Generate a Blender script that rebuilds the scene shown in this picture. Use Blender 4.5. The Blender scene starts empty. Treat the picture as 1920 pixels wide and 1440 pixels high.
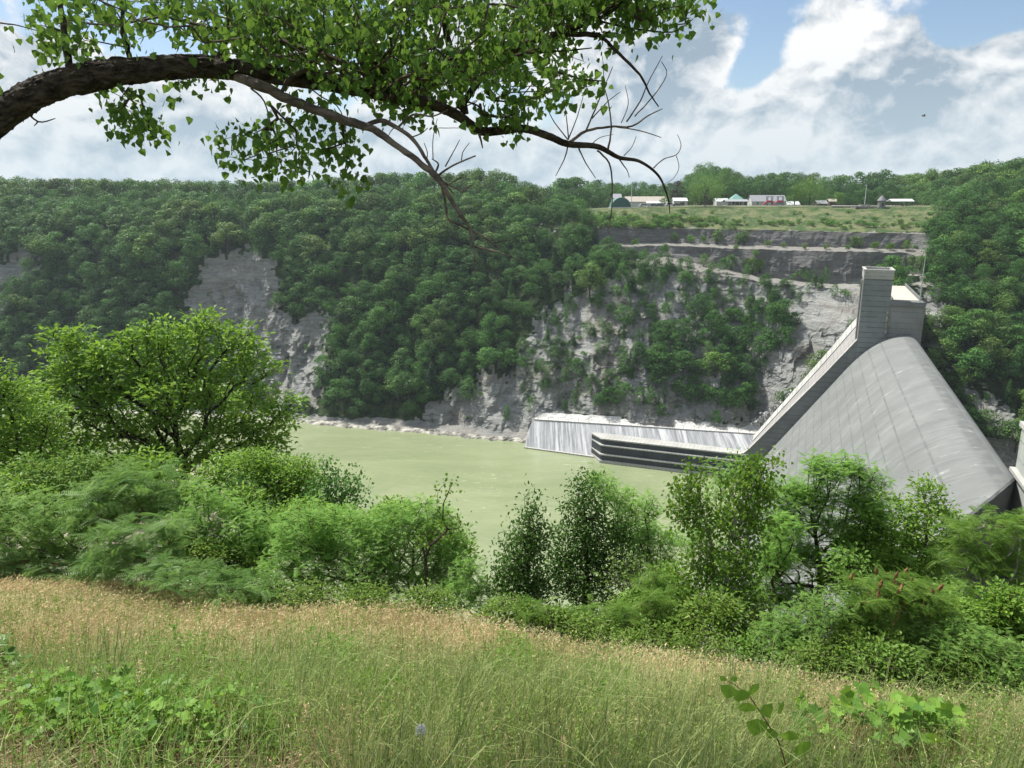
import bpy, math, random
import numpy as np
from mathutils import Vector
random.seed(5)
rng = np.random.default_rng(11)
R = math.radians
scn = bpy.context.scene
col = scn.collection

# ------------------------------------------------------------------ camera
PITCH = R(13.47)
SP, CP = math.sin(PITCH), math.cos(PITCH)
FPX = 1440.0
cam = bpy.data.cameras.new("camera")
cam.sensor_width = 36; cam.lens = 36 * FPX / 1920
cam.clip_start = 0.05; cam.clip_end = 6000
camo = bpy.data.objects.new("camera", cam); col.objects.link(camo)
camo.location = (0, 0, 0); camo.rotation_euler = (R(90) - PITCH, 0, 0)
scn.camera = camo
# ------------------------------------------------------------------ light
SUN_EL, SUN_AZ = R(58), R(-50)            # azimuth from +Y, negative = to the left
sdir = Vector((math.sin(SUN_AZ) * math.cos(SUN_EL), math.cos(SUN_AZ) * math.cos(SUN_EL), math.sin(SUN_EL)))
sl = bpy.data.lights.new("sun", 'SUN'); sl.energy = 5.0; sl.angle = R(0.53); sl.color = (1, 0.96, 0.89)
so = bpy.data.objects.new("sun", sl); col.objects.link(so)
so.rotation_euler = sdir.to_track_quat('Z', 'Y').to_euler(); so.location = (0, 0, 60)
scn.view_settings.view_transform = 'Standard'; scn.view_settings.look = 'None'
scn.view_settings.exposure = 0.62; scn.view_settings.gamma = 1
scn.render.engine = 'CYCLES'
cy = scn.cycles
cy.max_bounces = 6; cy.diffuse_bounces = 2; cy.glossy_bounces = 2; cy.transmission_bounces = 4
cy.volume_bounces = 0; cy.transparent_max_bounces = 6

class NT:
    """small node helper"""
    def __init__(s, tree): s.t = tree; s.n = tree.nodes; s.l = tree.links
    def new(s, typ, **kw):
        n = s.n.new(typ)
        for k, v in kw.items():
            if k.startswith('i_'): n.inputs[int(k[2:])].default_value = v
            else: setattr(n, k, v)
        return n
    def lk(s, a, b): s.l.new(a, b)
    def val(s, x, sock):
        if isinstance(x, (int, float)): sock.default_value = x
        elif isinstance(x, (tuple, list)): sock.default_value = (*x, 1) if len(x) == 3 and sock.type == 'RGBA' else x
        else: s.l.new(x, sock)
    def math(s, op, a, b=0.0, c=0.0, clamp=False):
        n = s.n.new('ShaderNodeMath'); n.operation = op; n.use_clamp = clamp
        s.val(a, n.inputs[0]); s.val(b, n.inputs[1]); s.val(c, n.inputs[2]); return n.outputs[0]
    def vmath(s, op, a, b=(0, 0, 0)):
        n = s.n.new('ShaderNodeVectorMath'); n.operation = op
        s.val(a, n.inputs[0]); s.val(b, n.inputs[1])
        return n.outputs['Value'] if op in ('DOT_PRODUCT', 'LENGTH', 'DISTANCE') else n.outputs[0]
    def mix(s, f, a, b):
        n = s.n.new('ShaderNodeMix'); n.data_type = 'RGBA'; n.clamp_factor = True
        s.val(f, n.inputs[0]); s.val(a, n.inputs[6]); s.val(b, n.inputs[7]); return n.outputs[2]
    def ss(s, x, a, b, lo=0.0, hi=1.0):
        n = s.n.new('ShaderNodeMapRange'); n.interpolation_type = 'SMOOTHSTEP'
        s.val(x, n.inputs[0]); n.inputs[1].default_value = a; n.inputs[2].default_value = b
        n.inputs[3].default_value = lo; n.inputs[4].default_value = hi; return n.outputs[0]
    def noise(s, vec, scale, detail=4, rough=0.55, dist=0.0, out=0):
        n = s.n.new('ShaderNodeTexNoise'); s.val(vec, n.inputs['Vector'])
        n.inputs['Scale'].default_value = scale; n.inputs['Detail'].default_value = detail
        n.inputs['Roughness'].default_value = rough; n.inputs['Distortion'].default_value = dist
        return n.outputs[out]
    def mapping(s, vec, scale=(1, 1, 1), loc=(0, 0, 0), rot=(0, 0, 0)):
        n = s.n.new('ShaderNodeMapping'); s.val(vec, n.inputs[0])
        n.inputs['Scale'].default_value = scale; n.inputs['Location'].default_value = loc
        n.inputs['Rotation'].default_value = rot; return n.outputs[0]

# ------------------------------------------------------------------ pixel <-> world (photo pixels, 1920 x 1440)
def ray(px, py):
    a = (np.asarray(px, float) - 960) / FPX; t = (720 - np.asarray(py, float)) / FPX
    return a, CP + t * SP, -SP + t * CP
def at(px, py, D):
    a, b, c = ray(px, py); return np.stack(np.broadcast_arrays(a / b * D, D + 0 * a, c / b * D), -1)
def atz(px, py, z):
    a, b, c = ray(px, py); return at(px, py, z * b / c)
def proj(P):
    P = np.asarray(P, float); X, Y, Z = P[..., 0], P[..., 1], P[..., 2]
    f = CP * Y - SP * Z; u = SP * Y + CP * Z
    return 960 + FPX * X / f, 720 - FPX * u / f

# ------------------------------------------------------------------ world: sky + clouds
w = bpy.data.worlds.new("World"); scn.world = w; w.use_nodes = True
N = NT(w.node_tree); N.n.clear()
sky = N.new('ShaderNodeTexSky', sky_type='NISHITA', sun_disc=False, sun_elevation=SUN_EL, sun_rotation=SUN_AZ,
            air_density=1.0, dust_density=0.6, ozone_density=1.2, altitude=250)
b1 = N.new('ShaderNodeBackground'); b1.inputs[1].default_value = 0.085; N.lk(sky.outputs[0], b1.inputs[0])
tc = N.new('ShaderNodeTexCoord'); dv = tc.outputs['Generated']
sep = N.new('ShaderNodeSeparateXYZ'); N.lk(dv, sep.inputs[0])
def dirpix(px, py):
    a, b, c = ray(px, py); v = Vector((float(a), float(b), float(c))); v.normalize(); return tuple(v)
def blob(px, py, rad_px, amt, ell=1.0):
    """soft bump of cloud cover around a direction of the sky"""
    d = N.vmath('SUBTRACT', dv, dirpix(px, py))
    d = N.vmath('MULTIPLY', d, (1 / ell, 1, 1))
    L = N.vmath('LENGTH', d)
    return N.ss(L, 0.0, rad_px / FPX, amt, 0.0)
wv = N.mapping(dv, scale=(1, 1, 1.35))
wrp = N.noise(wv, 7.0, 3, .5, 0, 1)
wv = N.vmath('ADD', wv, N.vmath('MULTIPLY', N.vmath('SUBTRACT', wrp, (.5, .5, .5)), (.07, .07, .07)))
def billow(vec, octs, sc=7.0, amp=.5):
    """cauliflower shapes: rounded cells at several sizes"""
    tot = 0.0
    for i in range(octs):
        v = N.new('ShaderNodeTexVoronoi', feature='F1'); N.lk(vec, v.inputs['Vector']); v.inputs['Scale'].default_value = sc
        d = v.outputs['Distance']; tot = N.math('MULTIPLY_ADD', N.math('SUBTRACT', .85, N.math('MULTIPLY', d, d)), amp, tot); sc *= 2.3; amp *= .5
    return tot
bl0 = billow(wv, 3)
bl1 = billow(N.vmath('ADD', wv, (0.008, 0.0, -0.016)), 3)
n1 = N.noise(wv, 3.6, 10, 0.62, 0.2)
f1 = N.noise(wv, 13.0, 7, 0.62, 0.1); f2 = N.noise(N.vmath('ADD', wv, (0.006, 0.0, -0.012)), 13.0, 7, 0.62, 0.1)
n2 = N.noise(N.mapping(dv, scale=(1, 1, 2.4), loc=(3.1, 1.7, 0.4)), 3.4, 6, 0.55, 0.3)
bias = 0.0
for args in [(1425, 120, 130, -0.40, .8), (1455, 40, 110, -.38, .9), (1750, 70, 60, -.2, 1), (1330, 20, 70, -.25, 1.2), (1500, 160, 40, -.2, 1), (1385, 150, 60, -.3, 1.6), (1290, 150, 50, -.2, 1.6), (1890, 20, 130, -0.42, 1.1), (1835, 150, 80, -0.28, .8), (1780, 245, 90, -0.22, 1.5),
             (960, 190, 110, -.42, 1.8), (520, 190, 110, -0.36, 1.6), (640, 180, 60, -.3, 1.5), (100, 100, 80, -.22, 1.4), (300, 60, 120, -.2, 1.2),
             (1660, 110, 200, .34, 1.0), (1270, 60, 130, .34, 1.4), (1360, 250, 170, .30, 1.9), (1540, 270, 150, .20, 1.8), (60, 120, 110, .22, 1), (1900, 120, 90, .34, 1), (1860, 190, 100, .25, 1.3),
             (420, -60, 260, -.30, 1.5), (180, 240, 200, .16, 2.2), (820, 240, 120, .10, 2), (1100, 150, 110, .2, 1)]:
    bias = N.math('ADD', blob(*args[:4], ell=args[4]), bias)
cov = N.math('ADD', N.math('MULTIPLY_ADD', bl0, 1.0, N.math('MULTIPLY', n1, 1.5)), bias)
low = N.ss(sep.outputs[2], 0.03, 0.24, 0.62, 0.0)
cov = N.math('ADD', cov, N.math('MULTIPLY_ADD', f1, .62, -.31)); cov = N.math('ADD', cov, low)
CM = 1.20
mask = N.ss(cov, CM - .09, CM + .11)
thick = N.ss(cov, CM + .05, CM + .55)
rel = N.math('ADD', N.math('SUBTRACT', bl0, bl1), N.math('MULTIPLY', N.math('SUBTRACT', f1, f2), .9))
sh = N.math('MULTIPLY_ADD', rel, 3.6, N.math('MULTIPLY_ADD', thick, -0.26, 0.84))
sh = N.math('ADD', sh, N.ss(n2, 0.36, 0.64, -0.28, 0.24))
for args in [(1650, 200, 110, -.55, 1.6), (1750, 110, 120, -.28, 1.2), (1240, 130, 130, -.60, 1.5), (1320, 40, 100, -.38, 1.6), (1375, 235, 120, .40, 1.7), (1600, 90, 100, .30, 1), (1530, 170, 60, .3, 1),
             (1890, 120, 90, .35, 1), (1550, 250, 110, .18, 2.4), (700, 270, 300, -.12, 2), (60, 100, 130, .25, 1), (380, 200, 120, -.3, 2)]:
    sh = N.math('ADD', blob(*args[:4], ell=args[4]), sh)
sh = N.math('ADD', sh, 0.0, clamp=True)
ccol = N.mix(sh, (0.36, 0.46, 0.56), (0.99, 1.0, 1.0))
hz = N.ss(sep.outputs[2], 0.03, 0.18, 0.55, 0.0)
ccol = N.mix(hz, ccol, (0.56, 0.69, 0.77))
b2 = N.new('ShaderNodeBackground'); b2.inputs[1].default_value = 0.66; N.lk(ccol, b2.inputs[0])
ms = N.new('ShaderNodeMixShader'); N.lk(mask, ms.inputs[0]); N.lk(b1.outputs[0], ms.inputs[1]); N.lk(b2.outputs[0], ms.inputs[2])
ow = N.new('ShaderNodeOutputWorld'); N.lk(ms.outputs[0], ow.inputs[0])

# ------------------------------------------------------------------ materials
def newmat(name):
    m = bpy.data.materials.new(name); m.use_nodes = True
    n = NT(m.node_tree); n.n.clear(); out = n.new('ShaderNodeOutputMaterial'); n.out = out
    return m, n
def principled(n, colr, rough=0.8, spec=0.3, bump=None, bstr=0.3, bdist=0.1):
    p = n.new('ShaderNodeBsdfPrincipled'); n.val(colr, p.inputs['Base Color'])
    n.val(rough, p.inputs['Roughness']); p.inputs['Specular IOR Level'].default_value = spec
    if bump is not None:
        b = n.new('ShaderNodeBump'); b.inputs['Strength'].default_value = bstr; b.inputs['Distance'].default_value = bdist
        n.lk(bump, b.inputs['Height']); n.lk(b.outputs[0], p.inputs['Normal'])
    return p
def leafmat(name, c1, c2, trans=0.35, tcol=None, rough=0.5, objvar=0.0, spec=0.16):
    m, n = newmat(name)
    a = n.new('ShaderNodeAttribute', attribute_name='v')
    c = n.mix(a.outputs['Fac'], c1, c2)
    if objvar:
        oi = n.new('ShaderNodeObjectInfo')
        hs = n.new('ShaderNodeHueSaturation'); n.lk(c, hs.inputs['Color'])
        n.lk(n.math('MULTIPLY_ADD', oi.outputs['Random'], 0.05, 0.475), hs.inputs['Hue'])
        r2 = n.math('FRACT', n.math('MULTIPLY', oi.outputs['Random'], 7.31))
        n.lk(n.math('MULTIPLY_ADD', r2, objvar * 2, 1 - objvar), hs.inputs['Value']); c = hs.outputs[0]
    p = principled(n, c, rough, spec)
    t = n.new('ShaderNodeBsdfTranslucent')
    tc_ = n.mix(0.5, c, tcol) if tcol else c
    n.lk(tc_, t.inputs[0])
    mx = n.new('ShaderNodeMixShader'); mx.inputs[0].default_value = trans
    n.lk(p.outputs[0], mx.inputs[1]); n.lk(t.outputs[0], mx.inputs[2]); n.lk(mx.outputs[0], n.out.inputs[0])
    return m
def plain(name, c, rough=0.7, var=0.15, scale=3.0, spec=0.3, metal=0.0):
    m, n = newmat(name)
    g = n.new('ShaderNodeNewGeometry')
    f = n.noise(g.outputs['Position'], scale, 5, 0.6)
    c2 = tuple(max(0, x * (1 - var * 2)) for x in c); c1 = tuple(min(1, x * (1 + var)) for x in c)
    p = principled(n, n.mix(n.ss(f, 0.3, 0.7), c2, c1), rough, spec, f, 0.15, 0.05)
    p.inputs['Metallic'].default_value = metal
    n.lk(p.outputs[0], n.out.inputs[0]); return m
def barkmat(name, c1, c2, scale=9.0, bstr=1.0, bdist=0.02, stretch=0.25):
    m, n = newmat(name)
    g = n.new('ShaderNodeTexCoord')
    v = n.noise(g.outputs['Object'], scale * .4, 3, 0.5, 0, 1)
    vec = n.vmath('ADD', g.outputs['Object'], n.vmath('MULTIPLY', v, (0.10, .10, .10)))
    f = n.noise(n.mapping(vec, scale=(stretch, 1, 1)), scale, 8, 0.68, .3)
    p = principled(n, n.mix(n.ss(f, 0.32, 0.68), c1, c2), 0.92, 0.15, f, bstr, bdist)
    n.lk(p.outputs[0], n.out.inputs[0]); return m

M = {}
M['far_leaf'] = leafmat('far_foliage', (0.024, 0.072, 0.020), (0.180, 0.330, 0.072), 0.28, (0.18, 0.33, 0.045), 0.5, 0.32)
M['far_leaf_pale'] = leafmat('pale_foliage', (0.075, 0.155, 0.042), (0.165, 0.28, 0.08), 0.3, (0.16, 0.28, 0.05), 0.5, 0.14)
M['far_conifer'] = leafmat('conifer_foliage', (0.016, 0.042, 0.020), (0.035, 0.075, 0.030), 0.08, None, 0.6, 0.15)
M['purple_leaf'] = leafmat('purple_foliage', (0.030, 0.016, 0.020), (0.060, 0.030, 0.036), 0.15)
M['lawn_leaf'] = leafmat('lawn_tree_foliage', (0.07, 0.165, 0.028), (0.20, 0.34, 0.06), 0.3, (0.16, 0.28, 0.04), 0.5)
M['far_bark'] = plain('far_bark', (0.06, 0.05, 0.04))
M['oak_leaf'] = leafmat('broad_foliage', (0.085, 0.195, 0.028), (0.31, 0.48, 0.095), 0.42, (0.32, 0.50, 0.03), 0.42)
M['dark_leaf'] = leafmat('glossy_dark_foliage', (0.038, 0.10, 0.022), (0.135, 0.25, 0.05), 0.25, (0.14, 0.26, 0.03), 0.38)
M['locust_leaf'] = leafmat('locust_foliage', (0.13, 0.29, 0.050), (0.32, 0.52, 0.12), 0.45, (0.34, 0.55, 0.06), 0.5)
M['locust_blue'] = leafmat('bluish_locust_foliage', (0.11, 0.235, 0.045), (0.27, 0.43, 0.10), 0.42, (0.28, 0.45, 0.06), 0.5)
M['poplar_leaf'] = leafmat('poplar_foliage', (0.06, 0.15, 0.022), (0.21, 0.35, 0.06), 0.40, (0.27, 0.42, 0.03), 0.35)
M['sumac_leaf'] = leafmat('sumac_foliage', (0.095, 0.20, 0.036), (0.22, 0.35, 0.07), 0.38, (0.28, 0.42, 0.05), 0.45)
M['silver_frond'] = leafmat('silvery_frond_foliage', (0.10, 0.22, 0.055), (0.26, 0.40, 0.13), 0.40, (0.28, 0.45, 0.08), 0.4)
M['cotton_leaf'] = leafmat('overhanging_foliage', (0.040, 0.105, 0.020), (0.13, 0.25, 0.045), 0.36, (0.24, 0.38, 0.05), 0.42)
M['vine_leaf'] = leafmat('vine_foliage', (0.07, 0.18, 0.03), (0.22, 0.38, 0.06), 0.42, (0.32, 0.50, 0.04), 0.45)
M['weed_leaf'] = leafmat('weed_foliage', (0.08, 0.17, 0.025), (0.27, 0.39, 0.08), 0.42, (0.26, 0.38, 0.05), 0.5)
M['shrub_leaf'] = leafmat('shrub_foliage', (0.065, 0.155, 0.032), (0.19, 0.33, 0.07), 0.3, (0.20, 0.34, 0.05), 0.5, .15)
M['grass_green'] = leafmat('green_grass', (0.11, 0.175, 0.045), (0.48, 0.54, 0.22), 0.42, (0.34, 0.40, 0.12), 0.6)
M['grass_dry'] = leafmat('dry_grass', (0.31, 0.23, 0.105), (0.82, 0.69, 0.42), 0.40, (0.68, 0.56, 0.28), 0.65)
M['straw'] = leafmat('straw', (0.20, 0.13, 0.07), (0.52, 0.41, 0.24), 0.12, None, 0.7)
M['seed_red'] = plain('sumac_cone', (0.24, 0.115, 0.055), 0.8, .3, 30)
M['bark'] = barkmat('dark_bark', (0.010, 0.008, 0.006), (0.085, 0.070, 0.052), 24, 1.0, 0.02, .35)
M['deadwood'] = barkmat('bare_wood', (0.055, 0.045, 0.036), (0.20, 0.17, 0.14), 16, 0.6, 0.008)
M['twig'] = barkmat('twig_bark', (0.03, 0.023, 0.016), (0.12, 0.095, 0.07), 30, 0.4, 0.004)
M['white_bark'] = barkmat('pale_bark', (0.16, 0.15, 0.12), (0.48, 0.45, 0.39), 14, 0.5, 0.004)
M['red_stem'] = plain('reddish_stem', (0.20, 0.09, 0.05), .7, .2, 30)

# ------------------------------------------------------------------ mesh helpers
def tag(o, label=None, cat=None, group=None, kind=None):
    if label: o['label'] = label
    if cat: o['category'] = cat
    if group: o['group'] = group
    if kind: o['kind'] = kind
    return o
def mesh_data(name, V, Q=None, T=None, mats=(), att=None, mi=None, smooth=False):
    V = np.asarray(V, np.float32).reshape(-1, 3)
    Q = np.zeros((0, 4), np.int32) if Q is None else np.asarray(Q, np.int32).reshape(-1, 4)
    T = np.zeros((0, 3), np.int32) if T is None else np.asarray(T, np.int32).reshape(-1, 3)
    me = bpy.data.meshes.new(name)
    me.vertices.add(len(V)); me.vertices.foreach_set('co', V.ravel())
    nl = Q.size + T.size
    me.loops.add(nl); me.loops.foreach_set('vertex_index', np.concatenate([Q.ravel(), T.ravel()]))
    nf = len(Q) + len(T); me.polygons.add(nf)
    ls = np.concatenate([np.arange(len(Q)) * 4, len(Q) * 4 + np.arange(len(T)) * 3]).astype(np.int32)
    me.polygons.foreach_set('loop_start', ls)
    if mi is not None: me.polygons.foreach_set('material_index', np.asarray(mi, np.int32))
    me.polygons.foreach_set('use_smooth', np.full(nf, bool(smooth)))
    for m in mats: me.materials.append(m)
    if att is not None:
        a = me.attributes.new('v', 'FLOAT', 'FACE'); a.data.foreach_set('value', np.asarray(att, np.float32))
    me.update(calc_edges=True); me.validate()
    return me
def link(name, me, parent=None, loc=None):
    o = bpy.data.objects.new(name, me); col.objects.link(o)
    if parent is not None: o.parent = parent
    if loc is not None: o.location = loc
    return o
def empty(name, loc=(0, 0, 0), rz=0.0):
    o = bpy.data.objects.new(name, None); col.objects.link(o)
    o.location = tuple(float(x) for x in loc); o.rotation_euler = (0, 0, rz); o.empty_display_size = .3
    return o
class MB:
    """collects boxes, prisms, tubes into one mesh"""
    def __init__(s): s.V = []; s.Q = []; s.T = []; s.n = 0; s.qa = []; s.ta = []; s.qm = []; s.tm = []
    def add(s, V, Q=None, T=None, a=0.5, m=0):
        V = np.asarray(V, float).reshape(-1, 3)
        if Q is not None and len(Q):
            Q = np.asarray(Q, int).reshape(-1, 4); s.Q.append(Q + s.n)
            s.qa.append(np.broadcast_to(a, (len(Q),)).astype(float)); s.qm.append(np.full(len(Q), m))
        if T is not None and len(T):
            T = np.asarray(T, int).reshape(-1, 3); s.T.append(T + s.n)
            s.ta.append(np.broadcast_to(a, (len(T),)).astype(float)); s.tm.append(np.full(len(T), m))
        s.V.append(V); s.n += len(V); return s
    def box(s, x0, x1, y0, y1, z0, z1, a=.5):
        V = [(x, y, z) for z in (z0, z1) for y in (y0, y1) for x in (x0, x1)]
        return s.add(V, [(0, 2, 3, 1), (4, 5, 7, 6), (0, 1, 5, 4), (1, 3, 7, 5), (3, 2, 6, 7), (2, 0, 4, 6)], a=a)
    def hexa(s, bot, top):
        """box from 4 bottom and 4 top points (same winding)"""
        V = list(bot) + list(top)
        return s.add(V, [(3, 2, 1, 0), (4, 5, 6, 7)] + [(i, (i + 1) % 4, (i + 1) % 4 + 4, i + 4) for i in range(4)])
    def tube(s, P, rad, k=6, caps=True, a=.5, lump=0.0, m=0):
        P = np.asarray(P, float); n = len(P); rad = np.broadcast_to(rad, (n,))
        d = np.gradient(P, axis=0); d /= np.linalg.norm(d, axis=1)[:, None] + 1e-9
        ref = np.array([0, 0, 1.0]) if abs(d[0, 2]) < .8 else np.array([1.0, 0, 0])
        V = []
        u = None
        for i in range(n):
            if u is None: u = np.cross(d[i], ref)
            else: u = u - d[i] * np.dot(u, d[i])
            u /= np.linalg.norm(u) + 1e-9; v = np.cross(d[i], u)
            th = np.arange(k) * 2 * math.pi / k
            rr = rad[i] * (1 + (rng.uniform(-lump, lump, k) if lump else 0))
            V.append(P[i] + (np.cos(th) * rr)[:, None] * u + (np.sin(th) * rr)[:, None] * v)
        V = np.concatenate(V); Q = []
        for i in range(n - 1):
            for j in range(k): Q.append((i * k + j, i * k + (j + 1) % k, (i + 1) * k + (j + 1) % k, (i + 1) * k + j))
        T = []
        if caps:
            c0 = len(V); V = np.vstack([V, P[0], P[-1]])
            for j in range(k): T += [(c0, (j + 1) % k, j), (c0 + 1, (n - 1) * k + j, (n - 1) * k + (j + 1) % k)]
        return s.add(V, Q, T, a, m)
    def prism(s, prof, y0, y1):
        """closed (x,z) profile, extruded along y; convex or fan-able from vertex 0"""
        n = len(prof); V = [(x, y0, z) for x, z in prof] + [(x, y1, z) for x, z in prof]
        Q = [(i, (i + 1) % n, (i + 1) % n + n, i + n) for i in range(n)]
        T = [(0, i + 1, i) for i in range(1, n - 1)] + [(n, n + i, n + i + 1) for i in range(1, n - 1)]
        return s.add(V, Q, T)
    def arrays(s):
        V = np.concatenate(s.V) if s.V else np.zeros((0, 3))
        Q = np.concatenate(s.Q) if s.Q else np.zeros((0, 4), int)
        T = np.concatenate(s.T) if s.T else np.zeros((0, 3), int)
        att = np.concatenate([*(s.qa), *(s.ta)]) if (s.qa or s.ta) else np.zeros(0)
        mi = np.concatenate([*(s.qm), *(s.tm)]) if (s.qm or s.tm) else np.zeros(0)
        return V, Q, T, att, mi
    def data(s, name, *mats, smooth=False, off=None):
        V, Q, T, att, mi = s.arrays()
        if off is not None: V = V - np.asarray(off)
        return mesh_data(name, V, Q, T, mats, att, mi, smooth)
    def build(s, name, mats, parent=None, smooth=False, off=None):
        mats = mats if isinstance(mats, (list, tuple)) else [mats]
        return link(name, s.data(name, *mats, smooth=smooth, off=off), parent)
def norm(a): return a / (np.linalg.norm(a, axis=-1, keepdims=True) + 1e-9)
def rvec(n): return norm(rng.normal(size=(n, 3)))
def stamp(TV, TQ, P, A, Nn, S):
    """copies of a template (x=side, y=along A, z=along normal) at points P, sizes S"""
    TV = np.asarray(TV, float); TQ = np.asarray(TQ, int)
    A = norm(A); Nn = norm(Nn - A * np.sum(A * Nn, 1, keepdims=True)); X = np.cross(A, Nn)
    S = np.broadcast_to(S, (len(P),))[:, None, None]
    V = P[:, None, :] + S * (TV[None, :, 0:1] * X[:, None] + TV[None, :, 1:2] * A[:, None] + TV[None, :, 2:3] * Nn[:, None])
    Q = TQ[None] + (np.arange(len(P)) * len(TV))[:, None, None]
    return V.reshape(-1, 3), Q.reshape(-1, TQ.shape[1])
CARD = (np.array([(0, 0, 0), (-.42, .5, .08), (0, 1, -.04), (.42, .5, .08)]), np.array([(0, 3, 2, 1)]))
DELT = (np.array([(0, 0, 0), (-.46, .16, .07), (-.36, .55, .06), (0, 1.05, -.10), (.46, .16, .07), (.36, .55, .06)]), np.array([(0, 3, 2, 1), (0, 4, 5, 3)]))
OVAL = (np.array([(0, 0, 0), (-.20, .25, .05), (-.21, .65, .03), (0, 1.0, -.10), (.20, .25, .05), (.21, .65, .03)]), np.array([(0, 3, 2, 1), (0, 4, 5, 3)]))
def frond(n, ll, droop, lw=.3):
    V = []; Q = []
    for i in range(n):
        y = .12 + .85 * i / (n - 1); z = -droop * y * y
        l = ll * (1 - .55 * abs(y - .45))
        for sgn in (-1, 1):
            k = len(V); w_ = l * lw
            V += [(0, y, z), (sgn * l * .5, y + .10 * l - w_, z - .05 * l), (sgn * l, y + .25 * l, z - .28 * l), (sgn * l * .5, y + .12 * l + w_, z - .05 * l)]
            Q.append((k, k + 1, k + 2, k + 3))
    k = len(V); V += [(-.008, 0, 0), (.008, 0, 0), (.004, 1, -droop), (-.004, 1, -droop)]; Q.append((k, k + 1, k + 2, k + 3))
    return np.array(V, float), np.array(Q)
LOCUST = frond(8, .21, .15, .27)
SUMAC = frond(11, .27, .38, .105)

def inpoly(x, y, poly):
    x = np.asarray(x); y = np.asarray(y); r = np.zeros(x.shape, bool); n = len(poly)
    for i in range(n):
        x0, y0 = poly[i]; x1, y1 = poly[(i + 1) % n]
        c = ((y0 > y) != (y1 > y)) & (x < (x1 - x0) * (y - y0) / (y1 - y0 + 1e-12) + x0); r ^= c
    return r
_lat = rng.uniform(-1, 1, (256, 256))
def vnoise(x, y):
    xi = np.floor(x).astype(int); yi = np.floor(y).astype(int); fx = x - xi; fy = y - yi
    fx = fx * fx * (3 - 2 * fx); fy = fy * fy * (3 - 2 * fy)
    g = lambda i, j: _lat[i % 256, j % 256]
    return (g(xi, yi) * (1 - fx) + g(xi + 1, yi) * fx) * (1 - fy) + (g(xi, yi + 1) * (1 - fx) + g(xi + 1, yi + 1) * fx) * fy
def fbm(x, y, o=4, r=.5):
    s = 0; a = 1
    for i in range(o): s = s + a * vnoise(x + 17.3 * i, y + 5.1 * i); x = x * 2.03; y = y * 2.03; a *= r
    return s
# ================================================================== FAR SIDE OF THE GORGE
WATER = -104.0
# columns: photo x; rows: (photo y, distance)
colx = [-900, -300, 0, 200, 400, 520, 620, 740, 860, 980, 1060, 1130, 1250, 1430, 1500, 1560, 1620, 1700, 1760, 1840, 1920, 2200, 2900]
rows = [
 # shore        bank         midA         midB         bench out    bench in     road out     road in      cliff top    rim
 [(755,391),(745,398),(690,410),(610,425),(540,440),(510,446),(480,455),(460,462),(440,470),(415,485)],
 [(760,386),(750,392),(690,405),(610,420),(540,434),(510,440),(480,448),(460,455),(440,462),(412,475)],
 [(765,381),(755,386),(690,399),(610,414),(540,427),(510,433),(480,440),(460,446),(438,455),(412,468)],
 [(774,372),(764,378),(690,394),(610,409),(540,421),(510,427),(480,434),(460,440),(436,448),(410,460)],
 [(782,364),(772,370),(690,388),(610,402),(540,413),(505,419),(476,424),(458,432),(436,440),(410,455)],
 [(789,358),(778,364),(690,384),(610,397),(540,409),(505,415),(472,423),(456,430),(434,438),(410,452)],
 [(796,352),(783,358),(690,378),(610,392),(540,406),(505,413),(472,421),(456,427),(432,436),(408,450)],
 [(806,343),(790,350),(700,369),(610,386),(535,401),(505,408),(472,417),(456,423),(430,433),(406,448)],
 [(816,334),(798,341),(700,360),(610,377),(535,393),(505,401),(470,410),(456,415),(430,426),(402,444)],
 [(828,325),(806,332),(700,350),(610,368),(530,384),(505,391),(470,402),(456,406),(430,416),(398,440)],
 [(840,318),(796,330),(700,345),(610,362),(530,378),(500,385),(470,398),(456,404),(430,413),(395,436)],
 [(850,314),(792,326),(700,341),(610,358),(515,375),(490,382),(462,396),(456,404),(428,410),(392,432)],
 [(860,308),(790,318),(700,334),(610,350),(500,372),(482,380),(461,393),(455,401),(428,408),(391,428)],
 [(880,290),(800,303),(700,320),(620,336),(528,352),(520,360),(468,374),(461,382),(431,388),(391,418)],
 [(890,285),(760,302),(690,315),(620,328),(535,347),(527,355),(470,368),(463,376),(433,382),(391,412)],
 [(900,280),(740,298),(680,308),(610,320),(540,342),(532,350),(472,362),(464,370),(434,377),(390,408)],
 [(910,278),(720,296),(670,304),(600,318),(540,338),(532,346),(472,356),(465,364),(435,372),(390,404)],
 [(920,272),(760,290),(700,300),(620,314),(535,330),(527,344),(474,352),(466,360),(438,368),(388,398)],
 [(930,268),(800,280),(720,294),(640,308),(560,324),(530,332),(490,342),(470,350),(440,360),(392,385)],
 [(940,262),(820,274),(740,288),(650,304),(570,318),(530,326),(490,336),(465,344),(435,354),(396,376)],
 [(950,256),(830,268),(750,282),(660,298),(570,312),(530,320),(490,330),(460,338),(430,348),(400,368)],
 [(960,250),(840,262),(760,276),(660,292),(570,306),(530,314),(490,324),(460,332),(430,342),(400,362)],
 [(980,240),(850,252),(770,266),(670,282),(570,296),(530,304),(490,314),(460,322),(430,332),(400,352)],
]
gx = np.concatenate([np.arange(-900, -100, 14), np.arange(-100, 2020, 5.0), np.arange(2020, 2900, 14)])
segs = [10, 34, 34, 34, 8, 22, 8, 20, 24]
rows[13][1] = (801, 314); rows[13][2] = (700, 326); rows[13][3] = (620, 338)
for c_ in rows[10:14]: c_[0] = (c_[1][0] + 14, c_[1][1] - 2.5)
for c_ in rows[10:18]:                                         # quarried faces: steep, with real ledges between them
    y5, d5 = c_[5]; y6, d6 = c_[6]; y7, d7 = c_[7]; y8, d8 = c_[8]
    c_[5] = (y5, d6 - 3.0); c_[8] = (y8, d7 + 2.5)
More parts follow.
